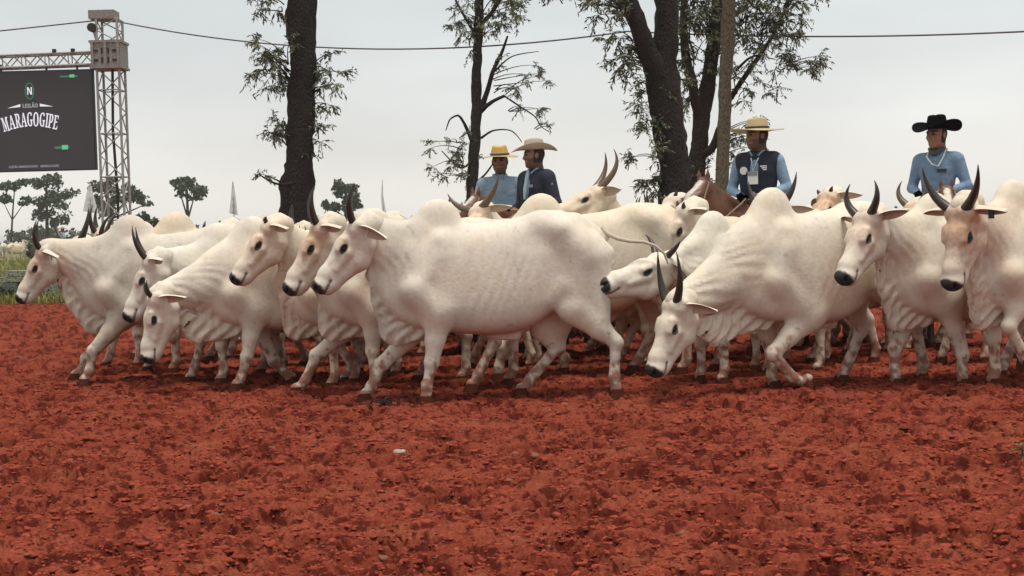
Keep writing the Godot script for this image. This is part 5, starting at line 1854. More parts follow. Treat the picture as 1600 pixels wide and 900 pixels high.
# where each animal stands, how it holds head and legs, in metres
const HERD := [
	{"at": Vector3(-3.399, 0.000, -12.450), "yaw": 188.0, "s": 0.982, "poll": Vector3(0.752, 1.198, 0.000), "muzzle": Vector3(0.945, 0.738, 0.000), "horns": "long", "ears": "droop", "flush": 0.6, "greyness": 0.25, "lap": 0.8, "roll": -0.1,
		"legs": [[Vector3(-0.020, 0.658, -0.152), Vector3(0.295, 0.288, -0.152), Vector3(0.340, 0.105, -0.152), Vector3(0.387, 0.000, -0.152)], [Vector3(-0.020, 0.658, 0.152), Vector3(0.399, 0.203, 0.152), Vector3(0.459, 0.090, 0.152), Vector3(0.505, 0.023, 0.152)], [Vector3(-0.953, 0.717, -0.152), Vector3(-1.257, 0.422, -0.145), Vector3(-1.336, 0.128, -0.145), Vector3(-1.306, 0.000, -0.145)], [Vector3(-0.913, 0.717, 0.152), Vector3(-1.179, 0.413, 0.145), Vector3(-1.169, 0.118, 0.145), Vector3(-1.120, 0.000, 0.145)]],
		"tail": [Vector3(-1.267, 1.228, 0.000), Vector3(-1.336, 1.179, 0.000), Vector3(-1.360, 1.031, 0.010), Vector3(-1.360, 0.835, 0.020), Vector3(-1.351, 0.648, 0.029), Vector3(-1.351, 0.540, 0.029)],
		"label": "grey-white horned zebu cow walking nearest the screen tower, open red soil before its nose"},
	{"at": Vector3(-2.546, 0.000, -12.200), "yaw": 196.0, "s": 0.921, "poll": Vector3(0.614, 1.090, -0.120), "muzzle": Vector3(0.789, 0.576, -0.120), "horns": "lean", "ears": "out", "flush": 0.15, "roll": 0.15,
		"legs": [[Vector3(-0.018, 0.617, -0.143), Vector3(0.000, 0.318, -0.136), Vector3(-0.009, 0.106, -0.136), Vector3(0.028, 0.000, -0.136)], [Vector3(0.018, 0.617, 0.143), Vector3(0.156, 0.341, 0.136), Vector3(0.221, 0.120, 0.136), Vector3(0.267, 0.000, 0.136)], [Vector3(-0.810, 0.663, -0.143), Vector3(-0.921, 0.368, -0.136), Vector3(-0.782, 0.110, -0.136), Vector3(-0.727, 0.000, -0.136)], [Vector3(-0.893, 0.672, 0.143), Vector3(-1.178, 0.396, 0.136), Vector3(-1.252, 0.120, 0.136), Vector3(-1.224, 0.000, 0.136)]],
		"tail": [Vector3(-1.187, 1.151, 0.000), Vector3(-1.252, 1.105, 0.000), Vector3(-1.275, 0.967, 0.009), Vector3(-1.275, 0.782, 0.018), Vector3(-1.266, 0.608, 0.028), Vector3(-1.266, 0.506, 0.028)],
		"label": "white zebu cow with swept-forward dark horns, looking over a cow that lowers its head"},
	{"at": Vector3(-2.194, 0.000, -11.750), "yaw": 199.0, "s": 0.949, "poll": Vector3(0.829, 0.785, -0.100), "muzzle": Vector3(0.878, 0.257, -0.100), "horns": "short", "ears": "back", "flush": 0.25, "lap": 1.3, "arch": -0.02,
		"legs": [[Vector3(-0.019, 0.636, -0.147), Vector3(0.061, 0.257, -0.147), Vector3(0.113, 0.097, -0.147), Vector3(0.159, 0.000, -0.147)], [Vector3(-0.019, 0.636, 0.147), Vector3(-0.214, 0.187, 0.147), Vector3(-0.292, 0.095, 0.147), Vector3(-0.362, 0.000, 0.147)], [Vector3(-0.836, 0.684, -0.147), Vector3(-0.949, 0.380, -0.140), Vector3(-0.807, 0.114, -0.140), Vector3(-0.750, 0.000, -0.140)], [Vector3(-0.921, 0.693, 0.147), Vector3(-1.215, 0.408, 0.140), Vector3(-1.291, 0.123, 0.140), Vector3(-1.263, 0.000, 0.140)]],
		"tail": [Vector3(-1.225, 1.187, 0.000), Vector3(-1.291, 1.139, 0.000), Vector3(-1.315, 0.997, 0.009), Vector3(-1.315, 0.807, 0.019), Vector3(-1.305, 0.627, 0.028), Vector3(-1.305, 0.522, 0.028)],
		"label": "white zebu cow with short horns and lowered head, ribbed folds in its dewlap"},
	{"at": Vector3(-1.503, 0.000, -11.600), "yaw": 192.0, "s": 0.922, "poll": Vector3(0.525, 1.361, -0.150), "muzzle": Vector3(0.794, 0.895, -0.161), "horns": "stub", "ears": "out", "flush": 0.45,
		"legs": [[Vector3(-0.018, 0.618, -0.143), Vector3(0.000, 0.318, -0.136), Vector3(-0.009, 0.106, -0.136), Vector3(0.028, 0.000, -0.136)], [Vector3(-0.046, 0.618, 0.143), Vector3(-0.074, 0.314, 0.136), Vector3(-0.203, 0.115, 0.136), Vector3(-0.184, 0.000, 0.136)], [Vector3(-0.858, 0.673, -0.143), Vector3(-1.107, 0.387, -0.136), Vector3(-1.097, 0.111, -0.136), Vector3(-1.051, 0.000, -0.136)], [Vector3(-0.811, 0.664, 0.143), Vector3(-0.922, 0.369, 0.136), Vector3(-0.784, 0.111, 0.136), Vector3(-0.728, 0.000, 0.136)]],
		"tail": [Vector3(-1.190, 1.153, 0.000), Vector3(-1.254, 1.107, 0.000), Vector3(-1.277, 0.968, 0.009), Vector3(-1.277, 0.784, 0.018), Vector3(-1.268, 0.609, 0.028), Vector3(-1.268, 0.507, 0.028)],
		"label": "cream zebu cow with mere horn buds, its muzzle beside a pink-faced horned cow"},
	{"at": Vector3(-1.121, 0.000, -11.080), "yaw": 189.0, "s": 0.968, "poll": Vector3(0.424, 1.337, -0.100), "muzzle": Vector3(0.656, 0.814, -0.121), "horns": "long", "ears": "out", "flush": 0.85,
		"legs": [[Vector3(-0.019, 0.648, -0.150), Vector3(0.000, 0.334, -0.142), Vector3(-0.010, 0.111, -0.142), Vector3(0.029, 0.000, -0.142)], [Vector3(-0.019, 0.648, 0.150), Vector3(0.431, 0.294, 0.150), Vector3(0.523, 0.101, 0.150), Vector3(0.601, 0.000, 0.150)], [Vector3(-0.852, 0.697, -0.150), Vector3(-0.968, 0.387, -0.142), Vector3(-0.823, 0.116, -0.142), Vector3(-0.765, 0.000, -0.142)], [Vector3(-0.900, 0.706, 0.150), Vector3(-1.161, 0.406, 0.142), Vector3(-1.152, 0.116, 0.142), Vector3(-1.103, 0.000, 0.142)]],
		"tail": [Vector3(-1.248, 1.210, 0.000), Vector3(-1.316, 1.161, 0.000), Vector3(-1.340, 1.016, 0.010), Vector3(-1.340, 0.823, 0.019), Vector3(-1.331, 0.639, 0.029), Vector3(-1.331, 0.532, 0.029)],
		"label": "pink-faced zebu cow with upright dark horns and a foreleg stretched far forward"},
	{"at": Vector3(-0.572, 0.000, -10.450), "yaw": 185.0, "s": 0.991, "poll": Vector3(0.607, 1.339, -0.050), "muzzle": Vector3(0.883, 0.848, -0.050), "horns": "long", "ears": "back", "flush": 0.3, "greyness": 0.12, "lap": 1.15, "hump": 1.05,
		"legs": [[Vector3(-0.020, 0.664, -0.154), Vector3(0.043, 0.292, -0.154), Vector3(0.085, 0.128, -0.154), Vector3(0.094, 0.000, -0.154)], [Vector3(-0.020, 0.664, 0.154), Vector3(0.410, 0.265, 0.154), Vector3(0.496, 0.099, 0.154), Vector3(0.547, 0.000, 0.154)], [Vector3(-1.017, 0.649, -0.154), Vector3(-1.322, 0.401, -0.154), Vector3(-1.307, 0.137, -0.154), Vector3(-1.318, 0.000, -0.154)], [Vector3(-0.848, 0.486, 0.154), Vector3(-0.928, 0.354, 0.154), Vector3(-0.706, 0.111, 0.154), Vector3(-0.635, 0.000, 0.154)]],
		"tail": [Vector3(-1.260, 1.244, 0.000), Vector3(-1.303, 1.199, -0.030), Vector3(-1.375, 1.164, -0.059), Vector3(-1.459, 1.143, -0.099), Vector3(-1.553, 1.136, -0.139), Vector3(-1.635, 1.105, -0.159), Vector3(-1.699, 1.047, -0.168), Vector3(-1.729, 0.970, -0.159)],
		"label": "large white zebu cow seen whole from the side, striding in front with tail swung out"},
	{"at": Vector3(1.583, 0.000, -11.200), "yaw": 214.0, "s": 0.907, "poll": Vector3(0.734, 1.040, -0.250), "muzzle": Vector3(1.252, 0.830, -0.166), "horns": "flat", "ears": "tag", "flush": 0.1, "arch": -0.05, "roll": -0.05,
		"legs": [[Vector3(-0.018, 0.608, -0.141), Vector3(0.000, 0.313, -0.134), Vector3(-0.009, 0.104, -0.134), Vector3(0.027, 0.000, -0.134)], [Vector3(-0.018, 0.608, 0.141), Vector3(0.000, 0.313, 0.134), Vector3(-0.009, 0.104, 0.134), Vector3(0.027, 0.000, 0.134)], [Vector3(-0.844, 0.662, -0.141), Vector3(-1.089, 0.381, -0.134), Vector3(-1.079, 0.109, -0.134), Vector3(-1.034, 0.000, -0.134)], [Vector3(-0.798, 0.653, 0.141), Vector3(-0.907, 0.363, 0.134), Vector3(-0.771, 0.109, 0.134), Vector3(-0.717, 0.000, 0.134)]],
		"tail": [Vector3(-1.170, 1.134, 0.000), Vector3(-1.234, 1.089, 0.000), Vector3(-1.256, 0.952, 0.009), Vector3(-1.256, 0.771, 0.018), Vector3(-1.247, 0.599, 0.027), Vector3(-1.247, 0.499, 0.027)],
		"label": "white zebu cow stretching its raised black muzzle against another cow's rump"},
	{"at": Vector3(1.916, 0.000, -10.500), "yaw": 206.0, "s": 0.999, "poll": Vector3(0.947, 0.709, -0.100), "muzzle": Vector3(1.110, 0.199, -0.100), "horns": "back", "ears": "back", "flush": 0.1, "lap": 1.0, "hump": 1.1, "arch": -0.03,
		"legs": [[Vector3(-0.238, 0.551, -0.155), Vector3(0.083, 0.293, -0.155), Vector3(-0.087, 0.102, -0.155), Vector3(-0.227, 0.039, -0.155)], [Vector3(-0.020, 0.669, 0.155), Vector3(-0.145, 0.243, 0.155), Vector3(-0.129, 0.105, 0.155), Vector3(-0.139, 0.000, 0.155)], [Vector3(-0.969, 0.729, -0.155), Vector3(-1.279, 0.430, -0.147), Vector3(-1.359, 0.130, -0.147), Vector3(-1.329, 0.000, -0.147)], [Vector3(-0.879, 0.719, 0.155), Vector3(-0.999, 0.400, 0.147), Vector3(-0.849, 0.120, 0.147), Vector3(-0.789, 0.000, 0.147)]],
		"tail": [Vector3(-1.289, 1.249, 0.000), Vector3(-1.359, 1.199, 0.000), Vector3(-1.384, 1.049, 0.010), Vector3(-1.384, 0.849, 0.020), Vector3(-1.374, 0.659, 0.030), Vector3(-1.374, 0.549, 0.030)],
		"label": "white humped zebu cow with nose lowered to the soil and one bent foreleg lifted"},
	{"at": Vector3(3.157, 0.000, -10.600), "yaw": 202.0, "s": 0.966, "poll": Vector3(0.687, 1.302, -0.100), "muzzle": Vector3(0.932, 0.818, -0.166), "horns": "lyre", "ears": "wide", "flush": 0.45,
		"legs": [[Vector3(-0.019, 0.647, -0.150), Vector3(-0.167, 0.229, -0.150), Vector3(-0.164, 0.097, -0.150), Vector3(-0.163, 0.000, -0.150)], [Vector3(-0.019, 0.647, 0.150), Vector3(0.216, 0.275, 0.150), Vector3(0.225, 0.106, 0.150), Vector3(0.216, 0.000, 0.150)], [Vector3(-0.898, 0.705, -0.150), Vector3(-1.159, 0.406, -0.142), Vector3(-1.149, 0.116, -0.142), Vector3(-1.101, 0.000, -0.142)], [Vector3(-0.850, 0.695, 0.150), Vector3(-0.966, 0.386, 0.142), Vector3(-0.821, 0.116, 0.142), Vector3(-0.763, 0.000, 0.142)]],
		"tail": [Vector3(-1.246, 1.207, 0.000), Vector3(-1.313, 1.159, 0.000), Vector3(-1.338, 1.014, 0.010), Vector3(-1.338, 0.821, 0.019), Vector3(-1.328, 0.637, 0.029), Vector3(-1.328, 0.531, 0.029)],
		"label": "zebu cow with lyre-shaped horns and a muddy stain on its neck"},
	{"at": Vector3(3.666, 0.000, -10.350), "yaw": 212.0, "s": 1.004, "poll": Vector3(0.724, 1.318, -0.120), "muzzle": Vector3(0.796, 0.756, -0.116), "horns": "wide", "ears": "tagwide", "flush": 1.0, "hump": 1.1,
		"legs": [[Vector3(0.040, 0.703, -0.156), Vector3(0.201, 0.462, -0.148), Vector3(0.060, 0.271, -0.148), Vector3(0.020, 0.181, -0.148)], [Vector3(-0.020, 0.672, 0.156), Vector3(0.000, 0.346, 0.148), Vector3(-0.010, 0.115, 0.148), Vector3(0.030, 0.000, 0.148)], [Vector3(-0.933, 0.733, -0.156), Vector3(-1.204, 0.422, -0.148), Vector3(-1.194, 0.120, -0.148), Vector3(-1.144, 0.000, -0.148)], [Vector3(-0.883, 0.723, 0.156), Vector3(-1.004, 0.401, 0.148), Vector3(-0.853, 0.120, 0.148), Vector3(-0.793, 0.000, 0.148)]],
		"tail": [Vector3(-1.295, 1.254, 0.000), Vector3(-1.365, 1.204, 0.000), Vector3(-1.390, 1.054, 0.010), Vector3(-1.390, 0.853, 0.020), Vector3(-1.380, 0.662, 0.030), Vector3(-1.380, 0.552, 0.030)],
		"label": "zebu cow with wide-set grey horns, orange-pink forehead and dark tagged ear"},
	{"at": Vector3(2.031, 0.000, -12.150), "yaw": 200.0, "s": 0.892, "poll": Vector3(0.682, 1.403, -0.100), "muzzle": Vector3(0.891, 0.893, -0.016), "horns": "stub", "ears": "wide", "flush": 0.25,
		"legs": [[Vector3(-0.018, 0.597, -0.138), Vector3(0.000, 0.308, -0.131), Vector3(-0.009, 0.103, -0.131), Vector3(0.027, 0.000, -0.131)], [Vector3(0.018, 0.597, 0.138), Vector3(0.152, 0.330, 0.131), Vector3(0.214, 0.116, 0.131), Vector3(0.259, 0.000, 0.131)], [Vector3(-0.865, 0.651, -0.138), Vector3(-1.141, 0.383, -0.131), Vector3(-1.213, 0.116, -0.131), Vector3(-1.186, 0.000, -0.131)], [Vector3(-0.785, 0.642, 0.138), Vector3(-0.892, 0.357, 0.131), Vector3(-0.758, 0.107, 0.131), Vector3(-0.704, 0.000, 0.131)]],
		"tail": [Vector3(-1.150, 1.115, 0.000), Vector3(-1.213, 1.070, 0.000), Vector3(-1.235, 0.936, 0.009), Vector3(-1.235, 0.758, 0.018), Vector3(-1.226, 0.588, 0.027), Vector3(-1.226, 0.490, 0.027)],
		"label": "white zebu cow peering between two others, ear turned out, no horns showing"},
	{"at": Vector3(0.226, 0.000, -11.950), "yaw": 184.0, "s": 1.036, "poll": Vector3(0.642, 1.088, -0.021), "muzzle": Vector3(1.061, 0.680, -0.054), "horns": "short", "ears": "out", "flush": 0.4,
		"legs": [[Vector3(-0.021, 0.694, -0.161), Vector3(0.327, 0.269, -0.161), Vector3(0.365, 0.104, -0.161), Vector3(0.379, 0.000, -0.161)], [Vector3(-0.052, 0.694, 0.161), Vector3(-0.083, 0.352, 0.153), Vector3(-0.228, 0.130, 0.153), Vector3(-0.207, 0.000, 0.153)], [Vector3(-0.964, 0.756, -0.161), Vector3(-1.244, 0.435, -0.153), Vector3(-1.233, 0.124, -0.153), Vector3(-1.181, 0.000, -0.153)], [Vector3(-0.912, 0.746, 0.161), Vector3(-1.036, 0.415, 0.153), Vector3(-0.881, 0.124, 0.153), Vector3(-0.819, 0.000, 0.153)]],
		"tail": [Vector3(-1.337, 1.295, 0.000), Vector3(-1.409, 1.244, 0.000), Vector3(-1.435, 1.088, 0.010), Vector3(-1.435, 0.881, 0.021), Vector3(-1.425, 0.684, 0.031), Vector3(-1.425, 0.570, 0.031)],
		"label": "white zebu cow hidden but for its rounded hump behind the large striding cow"},
	{"at": Vector3(1.176, 0.000, -12.750), "yaw": 190.0, "s": 0.942, "poll": Vector3(0.446, 1.615, -0.100), "muzzle": Vector3(0.898, 1.362, -0.224), "horns": "raised", "ears": "wide", "flush": 0.2,
		"legs": [[Vector3(-0.019, 0.631, -0.146), Vector3(0.000, 0.325, -0.139), Vector3(-0.009, 0.108, -0.139), Vector3(0.028, 0.000, -0.139)], [Vector3(0.019, 0.631, 0.146), Vector3(0.160, 0.349, 0.139), Vector3(0.226, 0.122, 0.139), Vector3(0.273, 0.000, 0.139)], [Vector3(-0.914, 0.688, -0.146), Vector3(-1.206, 0.405, -0.139), Vector3(-1.281, 0.122, -0.139), Vector3(-1.253, 0.000, -0.139)], [Vector3(-0.829, 0.678, 0.146), Vector3(-0.942, 0.377, 0.139), Vector3(-0.801, 0.113, 0.139), Vector3(-0.744, 0.000, 0.139)]],
		"tail": [Vector3(-1.215, 1.178, 0.000), Vector3(-1.281, 1.131, 0.000), Vector3(-1.305, 0.989, 0.009), Vector3(-1.305, 0.801, 0.019), Vector3(-1.295, 0.622, 0.028), Vector3(-1.295, 0.518, 0.028)],
		"label": "zebu cow lifting its head above the backs, two tall brown horns upright"},
	{"at": Vector3(0.091, 0.000, -13.400), "yaw": 202.0, "s": 0.926, "poll": Vector3(0.471, 1.471, -0.050), "muzzle": Vector3(0.690, 1.047, -0.266), "horns": "wide2", "ears": "out", "flush": 0.7,
		"legs": [[Vector3(-0.019, 0.620, -0.144), Vector3(0.000, 0.319, -0.136), Vector3(-0.009, 0.106, -0.136), Vector3(0.028, 0.000, -0.136)], [Vector3(0.019, 0.620, 0.144), Vector3(0.157, 0.343, 0.136), Vector3(0.222, 0.120, 0.136), Vector3(0.269, 0.000, 0.136)], [Vector3(-0.898, 0.676, -0.144), Vector3(-1.185, 0.398, -0.136), Vector3(-1.259, 0.120, -0.136), Vector3(-1.232, 0.000, -0.136)], [Vector3(-0.815, 0.667, 0.144), Vector3(-0.926, 0.370, 0.136), Vector3(-0.787, 0.111, 0.136), Vector3(-0.732, 0.000, 0.136)]],
		"tail": [Vector3(-1.195, 1.158, 0.000), Vector3(-1.259, 1.111, 0.000), Vector3(-1.283, 0.972, 0.009), Vector3(-1.283, 0.787, 0.019), Vector3(-1.273, 0.611, 0.028), Vector3(-1.273, 0.509, 0.028)],
		"label": "zebu cow with long pale horns spread wide, below two riders"},
	{"at": Vector3(-3.171, 0.000, -13.200), "yaw": 188.0, "s": 1.003, "poll": Vector3(0.642, 1.244, 0.000), "muzzle": Vector3(1.062, 0.868, 0.055), "horns": "long", "ears": "out", "flush": 0.6,
		"legs": [[Vector3(-0.020, 0.672, -0.155), Vector3(0.000, 0.346, -0.148), Vector3(-0.010, 0.115, -0.148), Vector3(0.030, 0.000, -0.148)], [Vector3(0.020, 0.672, 0.155), Vector3(0.171, 0.371, 0.148), Vector3(0.241, 0.130, 0.148), Vector3(0.291, 0.000, 0.148)], [Vector3(-0.973, 0.732, -0.155), Vector3(-1.284, 0.431, -0.148), Vector3(-1.364, 0.130, -0.148), Vector3(-1.334, 0.000, -0.148)], [Vector3(-0.883, 0.722, 0.155), Vector3(-1.003, 0.401, 0.148), Vector3(-0.853, 0.120, 0.148), Vector3(-0.792, 0.000, 0.148)]],
		"tail": [Vector3(-1.294, 1.254, 0.000), Vector3(-1.364, 1.204, 0.000), Vector3(-1.389, 1.053, 0.010), Vector3(-1.389, 0.853, 0.020), Vector3(-1.379, 0.662, 0.030), Vector3(-1.379, 0.552, 0.030)],
		"label": "tan-humped zebu cow deep in the herd behind the foremost walking cow"},
	{"at": Vector3(-3.740, 0.000, -13.900), "yaw": 205.0, "s": 0.946, "poll": Vector3(0.566, 1.246, -0.050), "muzzle": Vector3(0.714, 0.813, -0.326), "horns": "wide", "ears": "out", "flush": 0.6,
		"legs": [[Vector3(-0.019, 0.634, -0.147), Vector3(0.000, 0.326, -0.139), Vector3(-0.009, 0.109, -0.139), Vector3(0.028, 0.000, -0.139)], [Vector3(0.019, 0.634, 0.147), Vector3(0.161, 0.350, 0.139), Vector3(0.227, 0.123, 0.139), Vector3(0.274, 0.000, 0.139)], [Vector3(-0.917, 0.690, -0.147), Vector3(-1.210, 0.407, -0.139), Vector3(-1.286, 0.123, -0.139), Vector3(-1.258, 0.000, -0.139)], [Vector3(-0.832, 0.681, 0.147), Vector3(-0.946, 0.378, 0.139), Vector3(-0.804, 0.113, 0.139), Vector3(-0.747, 0.000, 0.139)]],
		"tail": [Vector3(-1.220, 1.182, 0.000), Vector3(-1.286, 1.135, 0.000), Vector3(-1.310, 0.993, 0.009), Vector3(-1.310, 0.804, 0.019), Vector3(-1.300, 0.624, 0.028), Vector3(-1.300, 0.520, 0.028)],
		"label": "zebu cow whose dark horn and ear show above the foremost cow's neck"},
	{"at": Vector3(-1.139, 0.000, -12.600), "yaw": 188.0, "s": 0.951, "poll": Vector3(0.628, 1.236, -0.048), "muzzle": Vector3(1.036, 0.892, -0.101), "horns": "wide2", "ears": "out", "flush": 0.5,
		"legs": [[Vector3(-0.019, 0.637, -0.147), Vector3(0.000, 0.328, -0.140), Vector3(-0.010, 0.109, -0.140), Vector3(0.029, 0.000, -0.140)], [Vector3(0.019, 0.637, 0.147), Vector3(0.162, 0.352, 0.140), Vector3(0.228, 0.124, 0.140), Vector3(0.276, 0.000, 0.140)], [Vector3(-0.922, 0.694, -0.147), Vector3(-1.217, 0.409, -0.140), Vector3(-1.293, 0.124, -0.140), Vector3(-1.265, 0.000, -0.140)], [Vector3(-0.837, 0.685, 0.147), Vector3(-0.951, 0.380, 0.140), Vector3(-0.808, 0.114, 0.140), Vector3(-0.751, 0.000, 0.140)]],
		"tail": [Vector3(-1.227, 1.189, 0.000), Vector3(-1.293, 1.141, 0.000), Vector3(-1.317, 0.998, 0.010), Vector3(-1.317, 0.808, 0.019), Vector3(-1.307, 0.628, 0.029), Vector3(-1.307, 0.523, 0.029)],
		"label": "zebu cow with tan horns half hidden between upright dark horns"},
	{"at": Vector3(-0.916, 0.000, -14.200), "yaw": 184.0, "s": 0.975, "poll": Vector3(0.604, 1.150, 0.000), "muzzle": Vector3(1.012, 0.796, 0.107), "horns": "short", "ears": "out", "flush": 0.5,
		"legs": [[Vector3(-0.019, 0.653, -0.151), Vector3(0.000, 0.336, -0.144), Vector3(-0.010, 0.112, -0.144), Vector3(0.029, 0.000, -0.144)], [Vector3(0.019, 0.653, 0.151), Vector3(0.166, 0.361, 0.144), Vector3(0.234, 0.127, 0.144), Vector3(0.283, 0.000, 0.144)], [Vector3(-0.946, 0.712, -0.151), Vector3(-1.248, 0.419, -0.144), Vector3(-1.326, 0.127, -0.144), Vector3(-1.297, 0.000, -0.144)], [Vector3(-0.858, 0.702, 0.151), Vector3(-0.975, 0.390, 0.144), Vector3(-0.829, 0.117, 0.144), Vector3(-0.770, 0.000, 0.144)]],
		"tail": [Vector3(-1.258, 1.219, 0.000), Vector3(-1.326, 1.170, 0.000), Vector3(-1.350, 1.024, 0.010), Vector3(-1.350, 0.829, 0.019), Vector3(-1.340, 0.643, 0.029), Vector3(-1.340, 0.536, 0.029)],
		"label": "orange-tinted zebu cow whose back shows beside the big cow's hump"},
	{"at": Vector3(1.767, 0.000, -13.500), "yaw": 195.0, "s": 0.955, "poll": Vector3(0.292, 1.522, -0.100), "muzzle": Vector3(0.628, 1.143, -0.287), "horns": "stub", "ears": "out", "flush": 0.4,
		"legs": [[Vector3(-0.019, 0.640, -0.148), Vector3(0.000, 0.329, -0.141), Vector3(-0.010, 0.110, -0.141), Vector3(0.029, 0.000, -0.141)], [Vector3(0.019, 0.640, 0.148), Vector3(0.162, 0.353, 0.141), Vector3(0.229, 0.124, 0.141), Vector3(0.277, 0.000, 0.141)], [Vector3(-0.926, 0.697, -0.148), Vector3(-1.222, 0.411, -0.141), Vector3(-1.299, 0.124, -0.141), Vector3(-1.270, 0.000, -0.141)], [Vector3(-0.840, 0.688, 0.148), Vector3(-0.955, 0.382, 0.141), Vector3(-0.812, 0.115, 0.141), Vector3(-0.754, 0.000, 0.141)]],
		"tail": [Vector3(-1.232, 1.194, 0.000), Vector3(-1.299, 1.146, 0.000), Vector3(-1.323, 1.003, 0.010), Vector3(-1.323, 0.812, 0.019), Vector3(-1.313, 0.630, 0.029), Vector3(-1.313, 0.525, 0.029)],
		"label": "hornless white zebu cow before the brown horse, eyes just above the herd"},
	{"at": Vector3(2.686, 0.000, -12.550), "yaw": 220.0, "s": 0.914, "poll": Vector3(0.598, 1.397, -0.050), "muzzle": Vector3(0.876, 0.986, -0.194), "horns": "wide", "ears": "out", "flush": 0.6,
		"legs": [[Vector3(-0.018, 0.612, -0.142), Vector3(0.000, 0.315, -0.135), Vector3(-0.009, 0.105, -0.135), Vector3(0.027, 0.000, -0.135)], [Vector3(0.018, 0.612, 0.142), Vector3(0.155, 0.338, 0.135), Vector3(0.219, 0.119, 0.135), Vector3(0.265, 0.000, 0.135)], [Vector3(-0.886, 0.667, -0.142), Vector3(-1.169, 0.393, -0.135), Vector3(-1.242, 0.119, -0.135), Vector3(-1.215, 0.000, -0.135)], [Vector3(-0.804, 0.658, 0.142), Vector3(-0.914, 0.365, 0.135), Vector3(-0.777, 0.110, 0.135), Vector3(-0.722, 0.000, 0.135)]],
		"tail": [Vector3(-1.178, 1.142, 0.000), Vector3(-1.242, 1.096, 0.000), Vector3(-1.265, 0.959, 0.009), Vector3(-1.265, 0.777, 0.018), Vector3(-1.256, 0.603, 0.027), Vector3(-1.256, 0.502, 0.027)],
		"label": "zebu cow behind the humped cow, its wide horns rising either side of the hump"},
	{"at": Vector3(3.475, 0.000, -13.300), "yaw": 200.0, "s": 0.923, "poll": Vector3(0.617, 1.520, -0.050), "muzzle": Vector3(0.887, 1.094, -0.184), "horns": "stub", "ears": "out", "flush": 1.0,
		"legs": [[Vector3(-0.018, 0.618, -0.143), Vector3(0.000, 0.318, -0.136), Vector3(-0.009, 0.106, -0.136), Vector3(0.028, 0.000, -0.136)], [Vector3(0.018, 0.618, 0.143), Vector3(0.157, 0.341, 0.136), Vector3(0.221, 0.120, 0.136), Vector3(0.268, 0.000, 0.136)], [Vector3(-0.895, 0.674, -0.143), Vector3(-1.181, 0.397, -0.136), Vector3(-1.255, 0.120, -0.136), Vector3(-1.227, 0.000, -0.136)], [Vector3(-0.812, 0.664, 0.143), Vector3(-0.923, 0.369, 0.136), Vector3(-0.784, 0.111, 0.136), Vector3(-0.729, 0.000, 0.136)]],
		"tail": [Vector3(-1.190, 1.153, 0.000), Vector3(-1.255, 1.107, 0.000), Vector3(-1.278, 0.969, 0.009), Vector3(-1.278, 0.784, 0.018), Vector3(-1.269, 0.609, 0.028), Vector3(-1.269, 0.507, 0.028)],
		"label": "zebu cow with a bare orange-pink poll and stubby horns deep in the herd"},
	{"at": Vector3(4.041, 0.000, -12.300), "yaw": 206.0, "s": 0.902, "poll": Vector3(0.723, 1.391, -0.050), "muzzle": Vector3(1.014, 0.993, -0.181), "horns": "lyre", "ears": "out", "flush": 0.7,
		"legs": [[Vector3(-0.018, 0.605, -0.140), Vector3(0.000, 0.311, -0.133), Vector3(-0.009, 0.104, -0.133), Vector3(0.027, 0.000, -0.133)], [Vector3(0.018, 0.605, 0.140), Vector3(0.153, 0.334, 0.133), Vector3(0.217, 0.117, 0.133), Vector3(0.262, 0.000, 0.133)], [Vector3(-0.875, 0.659, -0.140), Vector3(-1.155, 0.388, -0.133), Vector3(-1.227, 0.117, -0.133), Vector3(-1.200, 0.000, -0.133)], [Vector3(-0.794, 0.650, 0.140), Vector3(-0.902, 0.361, 0.133), Vector3(-0.767, 0.108, 0.133), Vector3(-0.713, 0.000, 0.133)]],
		"tail": [Vector3(-1.164, 1.128, 0.000), Vector3(-1.227, 1.083, 0.000), Vector3(-1.250, 0.948, 0.009), Vector3(-1.250, 0.767, 0.018), Vector3(-1.241, 0.596, 0.027), Vector3(-1.241, 0.496, 0.027)],
		"label": "cream zebu cow with pale raised horns below the rider in the black hat"},
]

